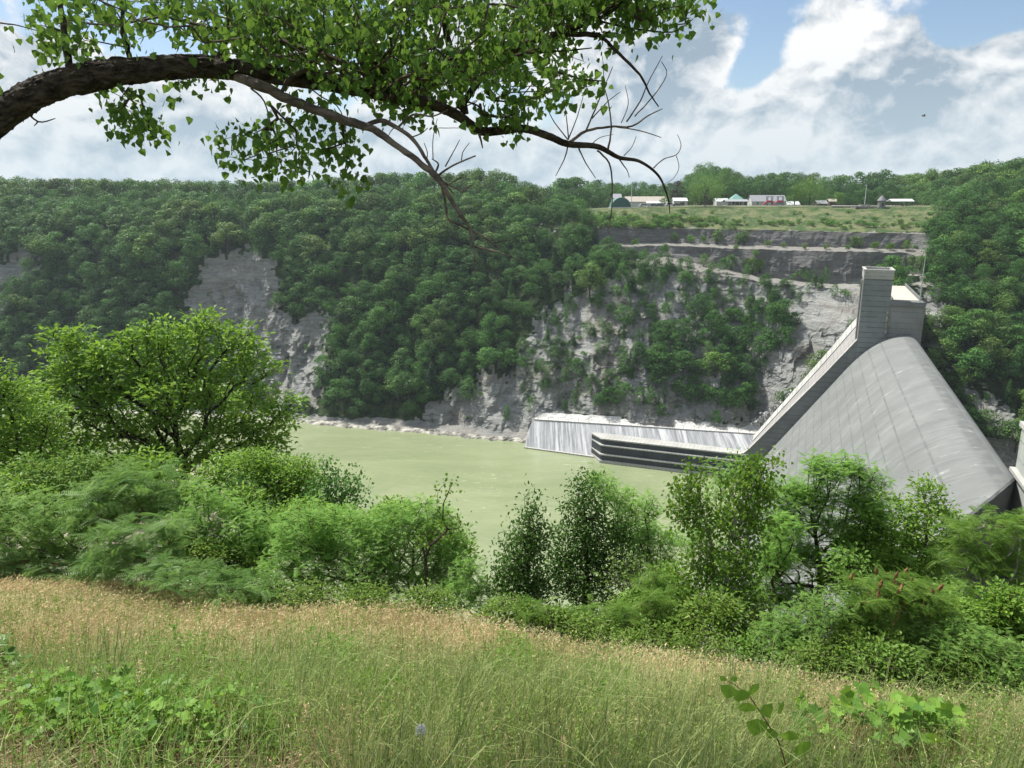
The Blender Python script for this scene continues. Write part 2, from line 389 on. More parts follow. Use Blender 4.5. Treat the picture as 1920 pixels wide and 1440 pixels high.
RY = np.array([[c[k][0] for c in rows] for k in range(10)], float)
RD = np.array([[c[k][1] for c in rows] for k in range(10)], float)
RYi = np.array([np.interp(gx, colx, RY[k]) for k in range(10)]); RDi = np.array([np.interp(gx, colx, RD[k]) for k in range(10)])
YY = []; DD = []; SEG = []
for k in range(9):
    for j in range(segs[k]):
        f = j / segs[k]; YY.append(RYi[k] * (1 - f) + RYi[k + 1] * f); DD.append(RDi[k] * (1 - f) + RDi[k + 1] * f); SEG.append(k + f)
YY.append(RYi[9]); DD.append(RDi[9]); SEG.append(9)
YY = np.array(YY); DD = np.array(DD); SEG = np.array(SEG)
GX = np.broadcast_to(gx, YY.shape)
P = at(GX, YY, DD)
# relief pushed in and out of the slope
S_ = SEG[:, None] + 0 * GX
X_, Z_ = P[..., 0], P[..., 2]
amp = np.interp(S_, [0, .5, 1, 2, 4, 4.5, 5, 5.5, 6, 7, 7.5, 8, 9], [.3, 1.0, 4.0, 6.5, 4.0, .6, 1.0, 2.6, .8, .4, 1.8, .8, .5])
gul = fbm(X_ / 17 + .25 * fbm(X_ / 30, Z_ / 20, 2), Z_ / 60, 4, .55)
rdg = 1 - np.abs(fbm(X_ / 11 + 40 + 0.6 * vnoise(X_ / 15, Z_ / 14), Z_ / 42, 4, .55)) * 1.3
small = 1 - 2.2 * np.abs(fbm(X_ / 5.5, Z_ / 6.5, 4, .6)) + .5 * fbm(X_ / 2.2, Z_ / 2.5, 3)
lay = vnoise(0 * X_ + 3.3, Z_ / 1.6) + .6 * vnoise(0 * X_ + 9.3, Z_ / .7 + 3) 
dn = amp * (-.75 * gul - .62 * (rdg - .5)) + (.20 * amp) * small + .05 * amp * lay
# a bowl in the bare cliff on the left, a rib beside it
dn += 7 * np.exp(-((GX - 470) / 70) ** 2) * np.interp(S_, [1, 2, 4, 6, 7], [0, .6, 1, .6, 0])
dn -= 5 * np.exp(-((GX - 700) / 80) ** 2) * np.interp(S_, [1, 2, 4, 6], [0, 1, .6, 0])
P[..., 1] += dn
P[..., 2] += .25 * small * np.interp(S_, [0, 1, 5, 9], [.2, 1, 1, .6]) 
P[..., 2] = np.maximum(P[..., 2], WATER - .4)
# rows below the water and plateau behind the rim
under = P[0].copy(); under[:, 2] = -112; under[:, 1] -= 5
def plat_z(x, y):
    """height of the plateau beyond the rim"""
    px = 960 + FPX * x / (CP * y)
    return np.interp(px, [-900, 0, 400, 900, 1100, 1300, 1700, 1800, 1920, 2900], [-9, -9, -8.5, -6.5, -5, -3.2, -3.2, -3, -1.5, 0]) + .5 * vnoise(x / 40, y / 40)
back = []
for D in (0.03, .10, .25, .5, 1, 2, 4, 8, 12):
    q = P[-1].copy(); q[:, 1] = P[-1][:, 1] + 100 * D; q[:, 0] = P[-1][:, 0] * q[:, 1] / P[-1][:, 1]
    f = min(1, D / .25); q[:, 2] = P[-1][:, 2] * (1 - f) + plat_z(q[:, 0], q[:, 1]) * f; back.append(q)
G = np.concatenate([under[None], P, np.array(back)])
nr, nc = G.shape[:2]
idx = np.arange(nr * nc).reshape(nr, nc)
Q = np.stack([idx[:-1, :-1], idx[:-1, 1:], idx[1:, 1:], idx[1:, :-1]], -1).reshape(-1, 4)
ppx, ppy = proj(G)
# what covers the slope
POL = dict(
 leftcliff=[(395, 488), (430, 470), (512, 478), (520, 590), (625, 590), (612, 690), (600, 770), (500, 770), (430, 680), (340, 612), (345, 560)],
 lowcliff=[(770, 800), (800, 765), (840, 735), (900, 690), (985, 700), (1010, 790), (985, 830), (760, 815)],
 sparse=[(1000, 600), (1060, 560), (1130, 520), (1240, 480), (1600, 520), (1610, 560), (1500, 700), (1420, 800), (1000, 800), (960, 700)],
 bare=[(1500, 570), (1560, 530), (1625, 500), (1625, 620), (1430, 815), (1395, 815), (1440, 700), (1490, 640)],
 cliffs=[(1105, 424), (1400, 428), (1745, 436), (1740, 470), (1730, 520), (1600, 530), (1430, 532), (1250, 506), (1130, 478)],
 right=[(1715, 520), (1760, 545), (1775, 640), (1785, 700), (1740, 670), (1712, 600)],
 rightlow=[(1760, 700), (1850, 740), (1920, 800), (1920, 850), (1860, 820), (1790, 740)],
 leftpatch=[(-40, 490), (50, 470), (70, 500), (30, 560), (-40, 620)],
 pile=[(985, 452), (1000, 432), (1018, 432), (1045, 448)],
 grass=[(1085, 384), (1760, 384), (1750, 432), (1600, 436), (1300, 428), (1105, 424)],
 path=[(995, 770), (1440, 770), (1440, 860), (985, 860)])
def cover(px, py):
    rock = np.zeros(px.shape)
    jx = px + 16 * fbm(px / 24, py / 24, 3) + 10 * fbm(px / 6, py / 9 + 50, 2); jy = py + 14 * fbm(px / 20 + 9, py / 20, 3) + 14 * fbm(px / 5 + 80, py / 12, 2)
    for k, v in dict(leftcliff=1, lowcliff=1, bare=1, right=1, rightlow=.8, leftpatch=1, pile=1).items():
        rock = np.where(inpoly(jx, jy, POL[k]), np.maximum(rock, v), rock)
    jy2 = py + 2.5 * fbm(px / 14, py / 8 + 3, 3)
    rock = np.where(inpoly(px, jy2, POL['cliffs']), 1, rock)
    sp = inpoly(jx, jy, POL['sparse'])
    rock = np.where(sp & (rock < .5), .55 + .45 * (fbm(px / 26, py / 26 + 7, 4) > -.25), rock)
    gr = inpoly(px, jy2, POL['grass']); rock = np.where(gr, 0, rock)
    return rock, gr
rk, gr = cover(ppx, ppy)
seg_all = np.concatenate([[0], SEG, np.full(len(back), 10)])[:, None] + 0 * ppx
rk = np.where((seg_all < 1.05) & (seg_all > -1), 1, rk)
rk[nr - 8:] = 0; gr[nr - 8:] = True
me = mesh_data('terrain', G, Q, None, smooth=False)
qr = inpoly(ppx, ppy + 2 * fbm(ppx / 14, ppy / 8 + 3, 3), POL['cliffs']).astype(float)
for nm, arr in (('quarry', qr), ('rock', rk), ('lawn', gr.astype(float)), ('seg', seg_all)):
    a = me.attributes.new(nm, 'FLOAT', 'POINT'); a.data.foreach_set('value', arr.astype(np.float32).ravel())

def rock_nodes(n, pos):
    band = n.noise(n.mapping(pos, scale=(.14, .14, 1.0)), .50, 8, 0.68, 1.2)
    big = n.noise(pos, 0.06, 5, .6)
    fine = n.noise(n.mapping(pos, scale=(1, 1, .45)), 0.9, 8, .66)
    c = n.mix(n.ss(band, .36, .64), (0.185, 0.190, 0.185), (0.32, 0.325, 0.31))
    c = n.mix(n.ss(fine, .45, .75, 0, .6), c, (0.36, 0.36, 0.34))
    c = n.mix(n.ss(big, .48, .68, 0, .6), c, (0.20, 0.175, 0.145))
    h = n.math('ADD', n.math('MULTIPLY', band, 1.4), fine)
    return c, h
m, n = newmat('gorge_slope'); M['terrain'] = m
g = n.new('ShaderNodeNewGeometry'); pos = g.outputs['Position']
ar = n.new('ShaderNodeAttribute', attribute_name='rock'); al = n.new('ShaderNodeAttribute', attribute_name='lawn'); asg = n.new('ShaderNodeAttribute', attribute_name='seg')
rc, rh = rock_nodes(n, pos)
# flat benches and shore: pale gravel
sn = n.new('ShaderNodeSeparateXYZ'); n.lk(g.outputs['Normal'], sn.inputs[0])
flat = n.ss(sn.outputs[2], .86, .97)
qa = n.new('ShaderNodeAttribute', attribute_name='quarry')
rc = n.mix(n.math('MULTIPLY', qa.outputs['Fac'], .55), rc, (0.088, 0.084, 0.080))
rc = n.mix(n.math('MULTIPLY', flat, .7), rc, (0.25, 0.24, 0.215))
tn = n.noise(pos, .35, 6, .65)
dk = n.mix(n.ss(tn, .35, .7), (0.020, 0.038, 0.014), (0.060, 0.085, 0.030))
moss = n.mix(n.ss(tn, .40, .62, 0, .55), rc, (0.10, 0.14, 0.055))
rf = n.math('MULTIPLY_ADD', n.math('SUBTRACT', tn, .5), .9, ar.outputs['Fac'])
c = n.mix(n.ss(rf, .35, .6), dk, n.mix(n.ss(ar.outputs['Fac'], .6, .9), moss, rc))
ln = n.noise(pos, .13, 6, .65); ln2 = n.noise(pos, .7, 5, .6)
lc = n.mix(n.ss(ln, .40, .60), (0.050, 0.095, 0.030), (0.145, 0.165, 0.075))
lc = n.mix(n.ss(ln2, .52, .72), lc, (0.20, 0.155, 0.115))
c = n.mix(al.outputs['Fac'], c, lc)
p = principled(n, c, .92, .12, rh, .8, 1.0); n.lk(p.outputs[0], n.out.inputs[0])
me.materials.append(m)
o = link('terrain', me); tag(o, kind='structure')

def terr_point(i, j):
    i = np.clip(i, 0, P.shape[0] - 1.001); j = np.clip(j, 0, P.shape[1] - 1.001)
    a = i.astype(int); b = j.astype(int); fi = (i - a)[:, None]; fj = (j - b)[:, None]
    return (P[a, b] * (1 - fi) * (1 - fj) + P[a + 1, b] * fi * (1 - fj) + P[a, b + 1] * (1 - fi) * fj + P[a + 1, b + 1] * fi * fj)
def terr_pix(px, py):
    """terrain point of the far slope nearest to a photo position"""
    x_, y_ = proj(P); d = (x_ - px) ** 2 + (y_ - py) ** 2; k = np.unravel_index(np.argmin(d), d.shape); return P[k].copy()

# ------------------------------------------------------------------ water
m, n = newmat('river_water')
g = n.new('ShaderNodeNewGeometry'); pos = g.outputs['Position']
w1 = n.noise(n.mapping(pos, scale=(.35, 1, 1), rot=(0, 0, R(18))), .9, 6, .6, .4)
w2 = n.noise(n.mapping(pos, scale=(.45, 1, 1)), .035, 5, .6, .8)
w3 = n.noise(n.mapping(pos, scale=(.35, 1.2, 1), rot=(0, 0, R(15))), .55, 7, .72, 1.2)
foam_area = n.ss(n.noise(n.mapping(pos, loc=(40, 10, 0)), .022, 4, .5, .6), .42, .62)
foam = n.math('MULTIPLY', n.ss(w3, .58, .66), foam_area)
c = n.mix(n.ss(w2, .35, .65), (0.205, 0.245, 0.132), (0.255, 0.290, 0.163))
c = n.mix(n.math('MULTIPLY', foam, .55), c, (0.62, 0.66, 0.50))
p = principled(n, c, .12, .42, n.math('ADD', w1, n.math('MULTIPLY', n.noise(n.mapping(pos, scale=(.4, 1, 1)), .16, 4, .6, .5), 2.5)), .45, .35); n.lk(p.outputs[0], n.out.inputs[0]); M['water'] = m
b = MB(); xs = np.linspace(-1100, 1100, 23); ys = np.linspace(60, 900, 9)
for i in range(22):
    for j in range(8): b.add([(xs[i], ys[j], WATER), (xs[i + 1], ys[j], WATER), (xs[i + 1], ys[j + 1], WATER), (xs[i], ys[j + 1], WATER)], [(0, 1, 2, 3)])
tag(b.build('water', m), kind='structure')

# ------------------------------------------------------------------ near hillside
def edge_y(x): return np.interp(x, [-60, -20, -9, -3.7, 0, 2.6, 5, 8, 20, 60], [22, 18, 14.4, 11.6, 10.1, 8.6, 8.0, 7.8, 8, 9]) + .5 * vnoise(np.asarray(x) / 2.5, 0 * np.asarray(x))
def ground_z(x, y):
    x = np.asarray(x, float); y = np.asarray(y, float)
    e = edge_y(x); inn = np.minimum(y, e); out = np.maximum(y - e, 0)
    z = -1.62 - np.interp(x, [-30, -8, -3.6, 0, 2.5, 4.9, 9, 30], [.43, .435, .455, .468, .512, .555, .60, .62]) * np.maximum(inn, 0) - .80 * np.maximum(out, 0) + .1 * np.minimum(out, 1.2)
    amp = np.clip(np.abs(y) / 6, .3, 1) * np.where(out > 3, 3.5, 1)
    return np.maximum(z + .10 * amp * fbm(x / 2.2, y / 2.2, 4) * 1.0, -112)
ygr = np.concatenate([np.arange(-40, 0, 4), np.arange(0, 24, .35), np.arange(24, 60, 2), np.arange(60, 152, 6)])
xgr = np.concatenate([np.arange(-700, -60, 20), np.arange(-60, -16, 2), np.arange(-16, 16, .35), np.arange(16, 60, 2), np.arange(60, 701, 20)])
XX, Yg = np.meshgrid(xgr, ygr); ZZ = ground_z(XX, Yg)
Gn = np.stack([XX, Yg, ZZ], -1); idx = np.arange(XX.size).reshape(XX.shape)
Q = np.stack([idx[:-1, :-1], idx[:-1, 1:], idx[1:, 1:], idx[1:, :-1]], -1).reshape(-1, 4)
m, n = newmat('hillside_soil')
g = n.new('ShaderNodeNewGeometry'); f1 = n.noise(g.outputs['Position'], .8, 6, .6); f2 = n.noise(g.outputs['Position'], 9, 6, .7)
c = n.mix(n.ss(f1, .4, .6), (0.10, 0.12, 0.035), (0.20, 0.165, 0.075)); c = n.mix(n.ss(f2, .3, .75), (0.05, 0.05, 0.022), c)
p = principled(n, c, .95, .1, f2, .8, .06); n.lk(p.outputs[0], n.out.inputs[0])
tag(link('ground', mesh_data('ground', Gn, Q, None, [m], smooth=True)), kind='structure')

# pale gravel bar and rocky shore of the near bank, far left
def sheet(name, pts, mat, thick=1.2, zc=.5):
    """low mound from an outline on the water"""
    pts = np.array(pts, float); c = pts.mean(0); k = len(pts); V = []; n_ = 6
    for r_ in range(n_ + 1):
        f = 1 - r_ / n_; z = WATER - .3 + thick * (1 - f ** 2.5)
        ring = c + (pts - c) * f; ring[:, 2] = z + .15 * rng.normal(size=k) * (r_ > 0); V.append(ring)
    V = np.concatenate(V); Qd = [(r_ * k + j, r_ * k + (j + 1) % k, (r_ + 1) * k + (j + 1) % k, (r_ + 1) * k + j) for r_ in range(n_) for j in range(k)]
    b = MB().add(V, Qd); o = b.build(name, mat, smooth=True); tag(o, kind='structure'); return o
M['gravel'] = plain('pale_gravel', (0.27, 0.235, 0.175), .9, .35, .3)
out = [(-200, 900), (60, 885), (200, 872), (340, 872), (450, 885), (540, 905), (560, 940), (440, 1000), (200, 1040), (-200, 1040)]
pts = []
for i in range(len(out)):
    a_, b_ = np.array(out[i], float), np.array(out[(i + 1) % len(out)], float)
    for f in np.linspace(0, 1, 7)[:-1]:
        q = a_ + (b_ - a_) * f; pts.append(atz(q[0] + rng.normal() * 4, q[1] + rng.normal() * 2, WATER))
sheet('gravel_bar', pts, M['gravel'], 2.0)
# pale strip of beach at the foot of the far slope
b = MB(); pr = None
shp = [(505, 786), (540, 789), (600, 796), (680, 802), (740, 806), (800, 811), (870, 818), (930, 823), (990, 829)]
xs_ = np.arange(60, 992, 4.0); ysw = np.interp(xs_, [60] + [s_[0] for s_ in shp], [771] + [s_[1] for s_ in shp])
V = []
for i, (x_, y_) in enumerate(zip(xs_, ysw)):
    wob = 1.2 * float(vnoise(np.array([x_ / 13.]), np.array([2.0]))[0]) + .5 * rng.normal() * .4
    s0 = atz(x_, y_ + 3.0 + wob * 1.6, WATER - .1)
    wdt = np.interp(x_, [60, 500, 560, 700, 900, 992], [3, 8, 7, 3.2, 2.0, 1.6])
    for k, (f, z) in enumerate([(0, -.1), (.3, .45), (.7, .7), (1, 1.0), (1.3, 1.2)]):
        q = s0.copy(); q[1] += wdt * f * (1.2 + .1 * wob) + .2 * rng.normal(); q[2] = WATER + z + (.12 * rng.normal() if k else 0); V.append(q)
k = 5; Qd = [(i * k + j, (i + 1) * k + j, (i + 1) * k + j + 1, i * k + j + 1) for i in range(len(xs_) - 1) for j in range(k - 1)]
tag(MB().add(V, Qd).build('beach', plain('beach_gravel', (0.36, 0.345, 0.30), .9, .4, .25), smooth=False), kind='structure')
# ================================================================== THE DAM
# local frame: x = downstream, y = along the crest towards the near bank, z = up, origin on the crest at the far training wall
DC = np.array([135.7, 261.0, -45.0]); DROT = math.atan2(.361, -.9326); L = 145.0
eu = np.array([-.9326, .361, 0]); ec = np.array([-.361, -.9326, 0])
def dl(u, c, z): return DC + u * eu + c * ec + np.array([0, 0, z])
def concrete(name, base=(0.36, 0.37, 0.36), panel=(0, 1, 1.5), joints=None, streak=.35, spots=0.0, dark=.75, plane='xz', arch=0):
    m, n = newmat(name)
    tc = n.new('ShaderNodeTexCoord'); pos = tc.outputs['Object']
    s = n.new('ShaderNodeSeparateXYZ'); n.lk(pos, s.inputs[0])
    f1 = n.noise(pos, .11, 7, .62); f2 = n.noise(n.mapping(pos, scale=(.25, 1, .25)), 1.1, 6, .65); f3 = n.noise(pos, 2.2, 5, .7)
    st = n.noise(n.mapping(pos, scale=(.03, 1.6, .03)), 1.0, 5, .7)     # run-off streaks down the slope
    c = n.mix(n.ss(f1, .3, .7), tuple(x * .80 for x in base), tuple(min(1, x * 1.12) for x in base))
    c = n.mix(n.ss(f2, .35, .7, 0, .5), c, tuple(x * .70 for x in base))
    c = n.mix(n.ss(st, .45, .75, 0, streak), c, tuple(min(1, x * 1.45) for x in base))
    c = n.mix(n.ss(f3, .5, .8, 0, .35), c, tuple(x * .8 for x in base))
    hgt = f3
    def line(coord, period, width, jit=0.0):
        x = n.math('DIVIDE', coord, period)
        if jit: x = n.math('ADD', x, n.math('MULTIPLY', f1, jit))
        d = n.math('ABSOLUTE', n.math('SUBTRACT', n.math('FRACT', x), .5))
        return n.ss(d, .5 - width / period, .5 - .25 * width / period)
    for ax, per, wd, amt in (joints or []):
        l = line(s.outputs[ax], per, wd)
        brk = n.noise(pos, .19 + .05 * ax, 3, .6)
        c = n.mix(n.math('MULTIPLY', l, n.ss(brk, .36, .56, amt * .25, amt)), c, tuple(x * (1 - dark) for x in base))
    if spots:
        # lime bloom along some joints
        l = line(s.outputs[1], 7.94, .9); l2 = line(s.outputs[2], 3.0, .45)
        b1 = n.noise(n.mapping(pos, scale=(.5, .6, .5)), .25, 8, .75)
        k1 = n.math('MULTIPLY', l, n.ss(b1, .55, .66)); k2 = n.math('MULTIPLY', l2, n.ss(n.noise(n.mapping(pos, loc=(9, 4, 2)), .3, 5, .7), .62, .72))
        c = n.mix(n.math('MULTIPLY', n.math('MAXIMUM', k1, n.math('MULTIPLY', k2, .6)), spots), c, (0.66, 0.68, 0.64))
        pat = n.noise(n.mapping(pos, scale=(.35, 1, .35)), .16, 6, .7, .6)
        c = n.mix(n.ss(pat, .46, .60, 0, .45), c, tuple(x * .70 for x in base)); wet = n.noise(n.mapping(pos, scale=(.10, 1, .10), loc=(2, 5, 1)), .5, 8, .72)
        c = n.mix(n.ss(wet, .56, .64, 0, .5), c, tuple(x * .55 for x in base))
        arc = n.noise(n.mapping(pos, scale=(.06, 1, .06)), .55, 6, .65)
        c = n.mix(n.ss(arc, .46, .66, 0, .4), c, tuple(x * .74 for x in base))
        arc2 = n.noise(n.mapping(pos, scale=(.05, 1, .05), loc=(3, 3, 3)), .9, 5, .6)
        c = n.mix(n.ss(arc2, .52, .7, 0, .25), c, tuple(x * 1.12 for x in base))
        # slightly different pours
        vv = n.new('ShaderNodeTexWhiteNoise', noise_dimensions='2D')
        cx = n.math('FLOOR', n.math('DIVIDE', s.outputs[1], 15.88)); cz = n.math('FLOOR', n.math('DIVIDE', s.outputs[2], 3.0))
        cm = n.new('ShaderNodeCombineXYZ'); n.lk(cx, cm.inputs[0]); n.lk(cz, cm.inputs[1]); n.lk(cm.outputs[0], vv.inputs['Vector'])
        c = n.mix(n.math('MULTIPLY', vv.outputs[0], .22), c, tuple(x * .72 for x in base))
    p = principled(n, c, .85, .2, hgt, .25, .05); n.lk(p.outputs[0], n.out.inputs[0]); return m
M['spill'] = concrete('spillway_concrete', (0.20, 0.21, 0.203), joints=[(1, 15.88, .30, .6), (2, 3.0, .22, .85), (1, 7.94, .14, .35)], streak=.0, spots=.45, dark=.5)
M['wallc'] = concrete('wall_concrete', (0.175, 0.185, 0.185), joints=[(2, 1.9, .16, .9), (0, 9.0, .15, .4)], streak=.0, dark=.55)
M['towerc'] = concrete('tower_concrete', (0.205, 0.222, 0.225), joints=[(2, 1.83, .20, 1.0)], streak=.0, dark=.55)
M['lit_face'] = concrete('downstream_concrete', (0.30, 0.29, 0.28), joints=[(1, 2.0, .10, .5), (2, 1.5, .14, .6)], streak=.3, dark=.5)
M['pale_conc'] = concrete('pale_concrete', (0.42, 0.42, 0.395), joints=[(0, 1.6, .14, .8)], streak=.2, dark=.5)
M['tan_deck'] = plain('deck_paving', (0.50, 0.45, 0.37), .85, .08, .8)
dam = empty('dam', DC, DROT)
tag(dam, 'grey concrete gravity dam with smooth curved spillway face and square gate tower across the gorge', 'dam')
def prof(u):
    u = np.asarray(u, float)
    ut = 18.4; zt = -(ut ** 1.85) / 15.35
    z = np.where(u < 0, -.28 * u * u / 2.0, np.where(u < ut, -(np.abs(u) ** 1.85) / 15.35, zt - (u - ut) / .7))
    return np.maximum(z, -59.6 + .012 * np.maximum(u - 40, 0) ** 0)
us = np.concatenate([np.linspace(-3.2, 0, 7), np.linspace(.5, 18.4, 26), np.linspace(19.5, 50, 30), np.linspace(52, 62, 5)])
zs = prof(us)
pr = [(-3.2, -64)] + list(zip(us, zs)) + [(62, -64)]
cs = np.linspace(0, L, 10)
def flare(u): return np.interp(u, [-3.2, -1, 1, 3, 6, 10, 15, 20, 62], [.4, 6.9, 11.2, 14.7, 18.7, 22.4, 24.5, 24.5, 24.5])   # the near end of the spillway flares outwards
V = [(u, c_ + (flare(u) if i == 9 else 0), z) for i, c_ in enumerate(cs) for u, z in pr]; k = len(pr)
Qd = [(i * k + j, i * k + j + 1, (i + 1) * k + j + 1, (i + 1) * k + j) for i in range(len(cs) - 1) for j in range(k - 1)]
sp = MB().add(V, Qd).build('spillway', M['spill'], dam, smooth=True)
sp.data.materials.clear(); sp.data.materials.append(M['spill'])

def wall(c0, c1, top, name, mat, kn=0.0):
    """vertical wall following the face, from crest to basin; top = [(u, z)...] going downstream"""
    b = MB(); n_ = len(top)
    for i in range(n_ - 1):
        (u0, z0), (u1, z1) = top[i], top[i + 1]
        k0, k1 = (flare(u0), flare(u1)) if kn else (0, 0)
        b.add([(u0, c0 + k0, -66), (u1, c0 + k1, -66), (u1, c1 + k1, -66), (u0, c1 + k0, -66), (u0, c0 + k0, z0), (u1, c0 + k1, z1), (u1, c1 + k1, z1), (u0, c1 + k0, z0)],
              [(0, 1, 5, 4), (2, 3, 7, 6), (4, 5, 6, 7)] + ([(0, 4, 7, 3)] if i == 0 else []) + ([(1, 2, 6, 5)] if i == n_ - 2 else []))
    return b.build(name, mat, dam)
FT = [(5.5, 2.5), (15.2, -3.0), (25, -16.4), (48.6, -47.2), (50.6, -49.3), (53, -50.2)]
wall(-2.0, 0, FT, 'training_wall', M['wallc'])
b = MB()                                                       # pale coping on the wall's edge
for (u0, z0), (u1, z1) in zip(FT[1:-1], FT[2:]):
    b.hexa([(u0, -2.2, z0 + .003), (u1, -2.2, z1 + .003), (u1, .18, z1 + .003), (u0, .18, z0 + .003)], [(u0, -2.2, z0 + .35), (u1, -2.2, z1 + .35), (u1, .18, z1 + .35), (u0, .18, z0 + .35)])
b.build('coping', M['pale_conc'], dam)
NT_ = [(u, float(prof(u)) + .25) for u in np.linspace(-3.2, 24, 36)] + [(50, float(prof(50)) + .4), (62, -54)]
wall(L + .003, L + 1.2, NT_, 'training_wall', concrete('shade_toned_concrete', (0.085, 0.088, 0.09), joints=[(2, 3.0, .14, .7)], streak=.0, dark=.5), 1)  # outer face turned from the sun: its shade is put into the dark colour
# gate tower on the far end
b = MB(); TZ = 21.2
b.box(6.1, 15, -12, .02, -50, TZ - 2.6)
b.build('tower_shaft', M['towerc'], dam)
b = MB()
b.box(5.9, 15.2, -12.4, .3, TZ - 2.6, TZ - .9)
for q in ((5.9, 15.2, -.5, .3), (5.9, 15.2, -12.4, -11.7), (5.9, 6.5, -11.7, -.5), (14.5, 15.2, -11.7, -.5)): b.box(*q, TZ - .9, TZ + .35)
b.build('tower_head', concrete('tower_head_concrete', (0.36, 0.36, 0.33), joints=[(2, 1.3, .12, .7)], streak=.3, dark=.6), dam)
b = MB(); b.box(5.65, 15.45, -.62, .42, TZ + .352, TZ + .62); b.box(5.65, 15.45, -12.6, -11.6, TZ + .352, TZ + .62); b.box(5.65, 6.6, -11.6, -.62, TZ + .352, TZ + .62); b.box(14.4, 15.45, -11.6, -.62, TZ + .352, TZ + .62)
b.box(13.2, 14.2, -9.6, -8.7, TZ - .9, TZ + 1.0); b.box(7.2, 7.5, -6, -2, TZ - .9, TZ + .2)
b.build('tower_parapet', M['pale_conc'], dam)
b = MB(); b.box(15.02, 15.35, -1.6, -.2, -9, TZ - 2.8); b.build('corner_strip', M['pale_conc'], dam)
b = MB(); b.box(15.0, 15.6, -8.5, -3.0, -12, TZ - 3.5); b.build('gate_slot', plain('dark_slot', (0.10, 0.105, 0.11), .9), dam)
# crest block beside the tower
b = MB(); b.box(-4.2, 6.08, -12, -.35, -50, 9.6)
b.build('crest_block', concrete('crest_block_concrete', (0.235, 0.245, 0.24), joints=[(2, 1.9, .14, .8)], streak=.12, dark=.5), dam)
b = MB(); b.box(-4.9, 6.2, -12.2, .25, 9.603, 10.5); b.box(-4.9, 6.2, -.15, .25, 10.503, 11.2); b.build('crest_parapet', M['wallc'], dam)
b = MB(); b.box(6.3, 6.9, .02, .35, -9, 7.6); b.box(5.6, 6.1, -.34, .1, 3.2, 6.2); b.build('drain_niche', plain('niche_concrete', (0.30, 0.30, 0.27), .9, .3, .8), dam)
# far non-overflow section, its road deck and the stepped contact with the rock
b = MB()
tpz = lambda u: np.interp(u, [4.5, 6.2, 12, 15.2, 25, 48.6, 51], [9.6, 6.0, 1.0, -2.9, -16.3, -47.1, -50.5])
tw = lambda u: np.interp(u, [4.5, 12, 20, 48.6], [30, 28, 23, 7])      # how far back the lit face runs before it meets the cap
ulist = [4.5, 6.2, 9, 12, 15.2, 18, 21, 25, 29, 33, 37, 41, 45, 48.6, 51]
for u0, u1 in zip(ulist[:-1], ulist[1:]):
    z0, z1, w0, w1 = tpz(u0), tpz(u1), tw(u0), tw(u1); b.hexa([(u0, -w0, -64), (u1, -w1, -64), (u1, -2.203, -64), (u0, -2.203, -64)], [(u0, -w0, z0), (u1, -w1, z1), (u1, -2.203, z1), (u0, -2.203, z0)])
b.box(-5, 4.49, -70, -2.203, -60, 9.6)
b.build('non_overflow_section', M['lit_face'], dam)
b = MB(); b.box(-4.6, 4.2, -72, -12.2, 9.603, 10.0); b.build('road_deck', M['tan_deck'], dam)
b = MB(); b.box(-5.0, -4.605, -72, -12.2, 9.603, 11.2); b.box(4.205, 4.6, -72, -12.2, 9.603, 11.0); b.build('deck_parapet', M['wallc'], dam)
b = MB(); n_ = 20
for i in range(n_):                                            # pale sloping cap, poured in panels, against the rock
    f = i / n_; f1 = (i + 1) / n_; u0 = 8 + 40 * f; u1 = 8 + 40 * f1 - .06
    w0, w1 = 11 - 8.2 * f, 11 - 8.2 * f1; z0, z1 = tpz(u0) + .5, tpz(u1) + .5; a0, a1 = tw(u0) - .4, tw(u1) - .4
    b.hexa([(u0, -a0 - w0, z0 - 14), (u1, -a1 - w1, z1 - 14), (u1, -a1, z1 - 14), (u0, -a0, z0 - 14)], [(u0, -a0 - w0, z0 + 1.2), (u1, -a1 - w1, z1 + 1.2), (u1, -a1, z1), (u0, -a0, z0)])
b.build('stepped_abutment', M['pale_conc'], dam)
# near non-overflow section (right edge of the picture)
b = MB(); b.box(-12, -2.6, L + 2.25, L + 70, -64, 8.4)
b.build('near_abutment', concrete('near_abutment_concrete', (0.36, 0.38, 0.35), joints=[(2, 3.0, .16, .9)], streak=.4, dark=.55), dam)
b = MB(); b.box(-2.59, -1.7, L + 2.25, L + 70, .6, 1.2); b.box(-12.3, -2.2, L + 2.0, L + 70, 8.403, 9.2); b.build('ledge', M['pale_conc'], dam)

# ------------------------------------------------------------------ stepped wall of the stilling basin
bw = empty('basin_wall', dl(52, 0, -59), DROT)
tag(bw, 'long dark stepped concrete basin wall with pale ledges standing in the green water', 'retaining wall')
tiers = [(8.7, 6.6, -4.6, 1.0), (6.1, 3.4, -4.4, 1.9), (2.9, .55, -4.2, 2.8)]      # z top, z bottom, back c, front c
def wedge(u1, c0, c1, z0, z1, ch=1.0):
    """plan with a chamfered downstream end"""
    pl = [(-3, c0), (-3, c1), (u1, c1), (u1 + 6.0 * ch, c0 - .5), (u1 + 5.0, c0 - 2.0), (u1, c0 - 2)]
    k = len(pl); V = [(u, c_, z) for z in (z0, z1) for u, c_ in pl]
    return V, [(i, (i + 1) % k, (i + 1) % k + k, i + k) for i in range(k)], [(k, k + i, k + i + 1) for i in range(1, k - 1)]
U1 = 54.0
d1, d2, = MB(), MB()
M['dark_conc'] = concrete('shade_darkened_concrete', (0.060, 0.066, 0.072), joints=[(0, 9.1, .22, .9)], streak=.25, dark=.5)  # shade on the stepped wall faces, painted in as a dark base colour
zt = 9.6; cf = .6
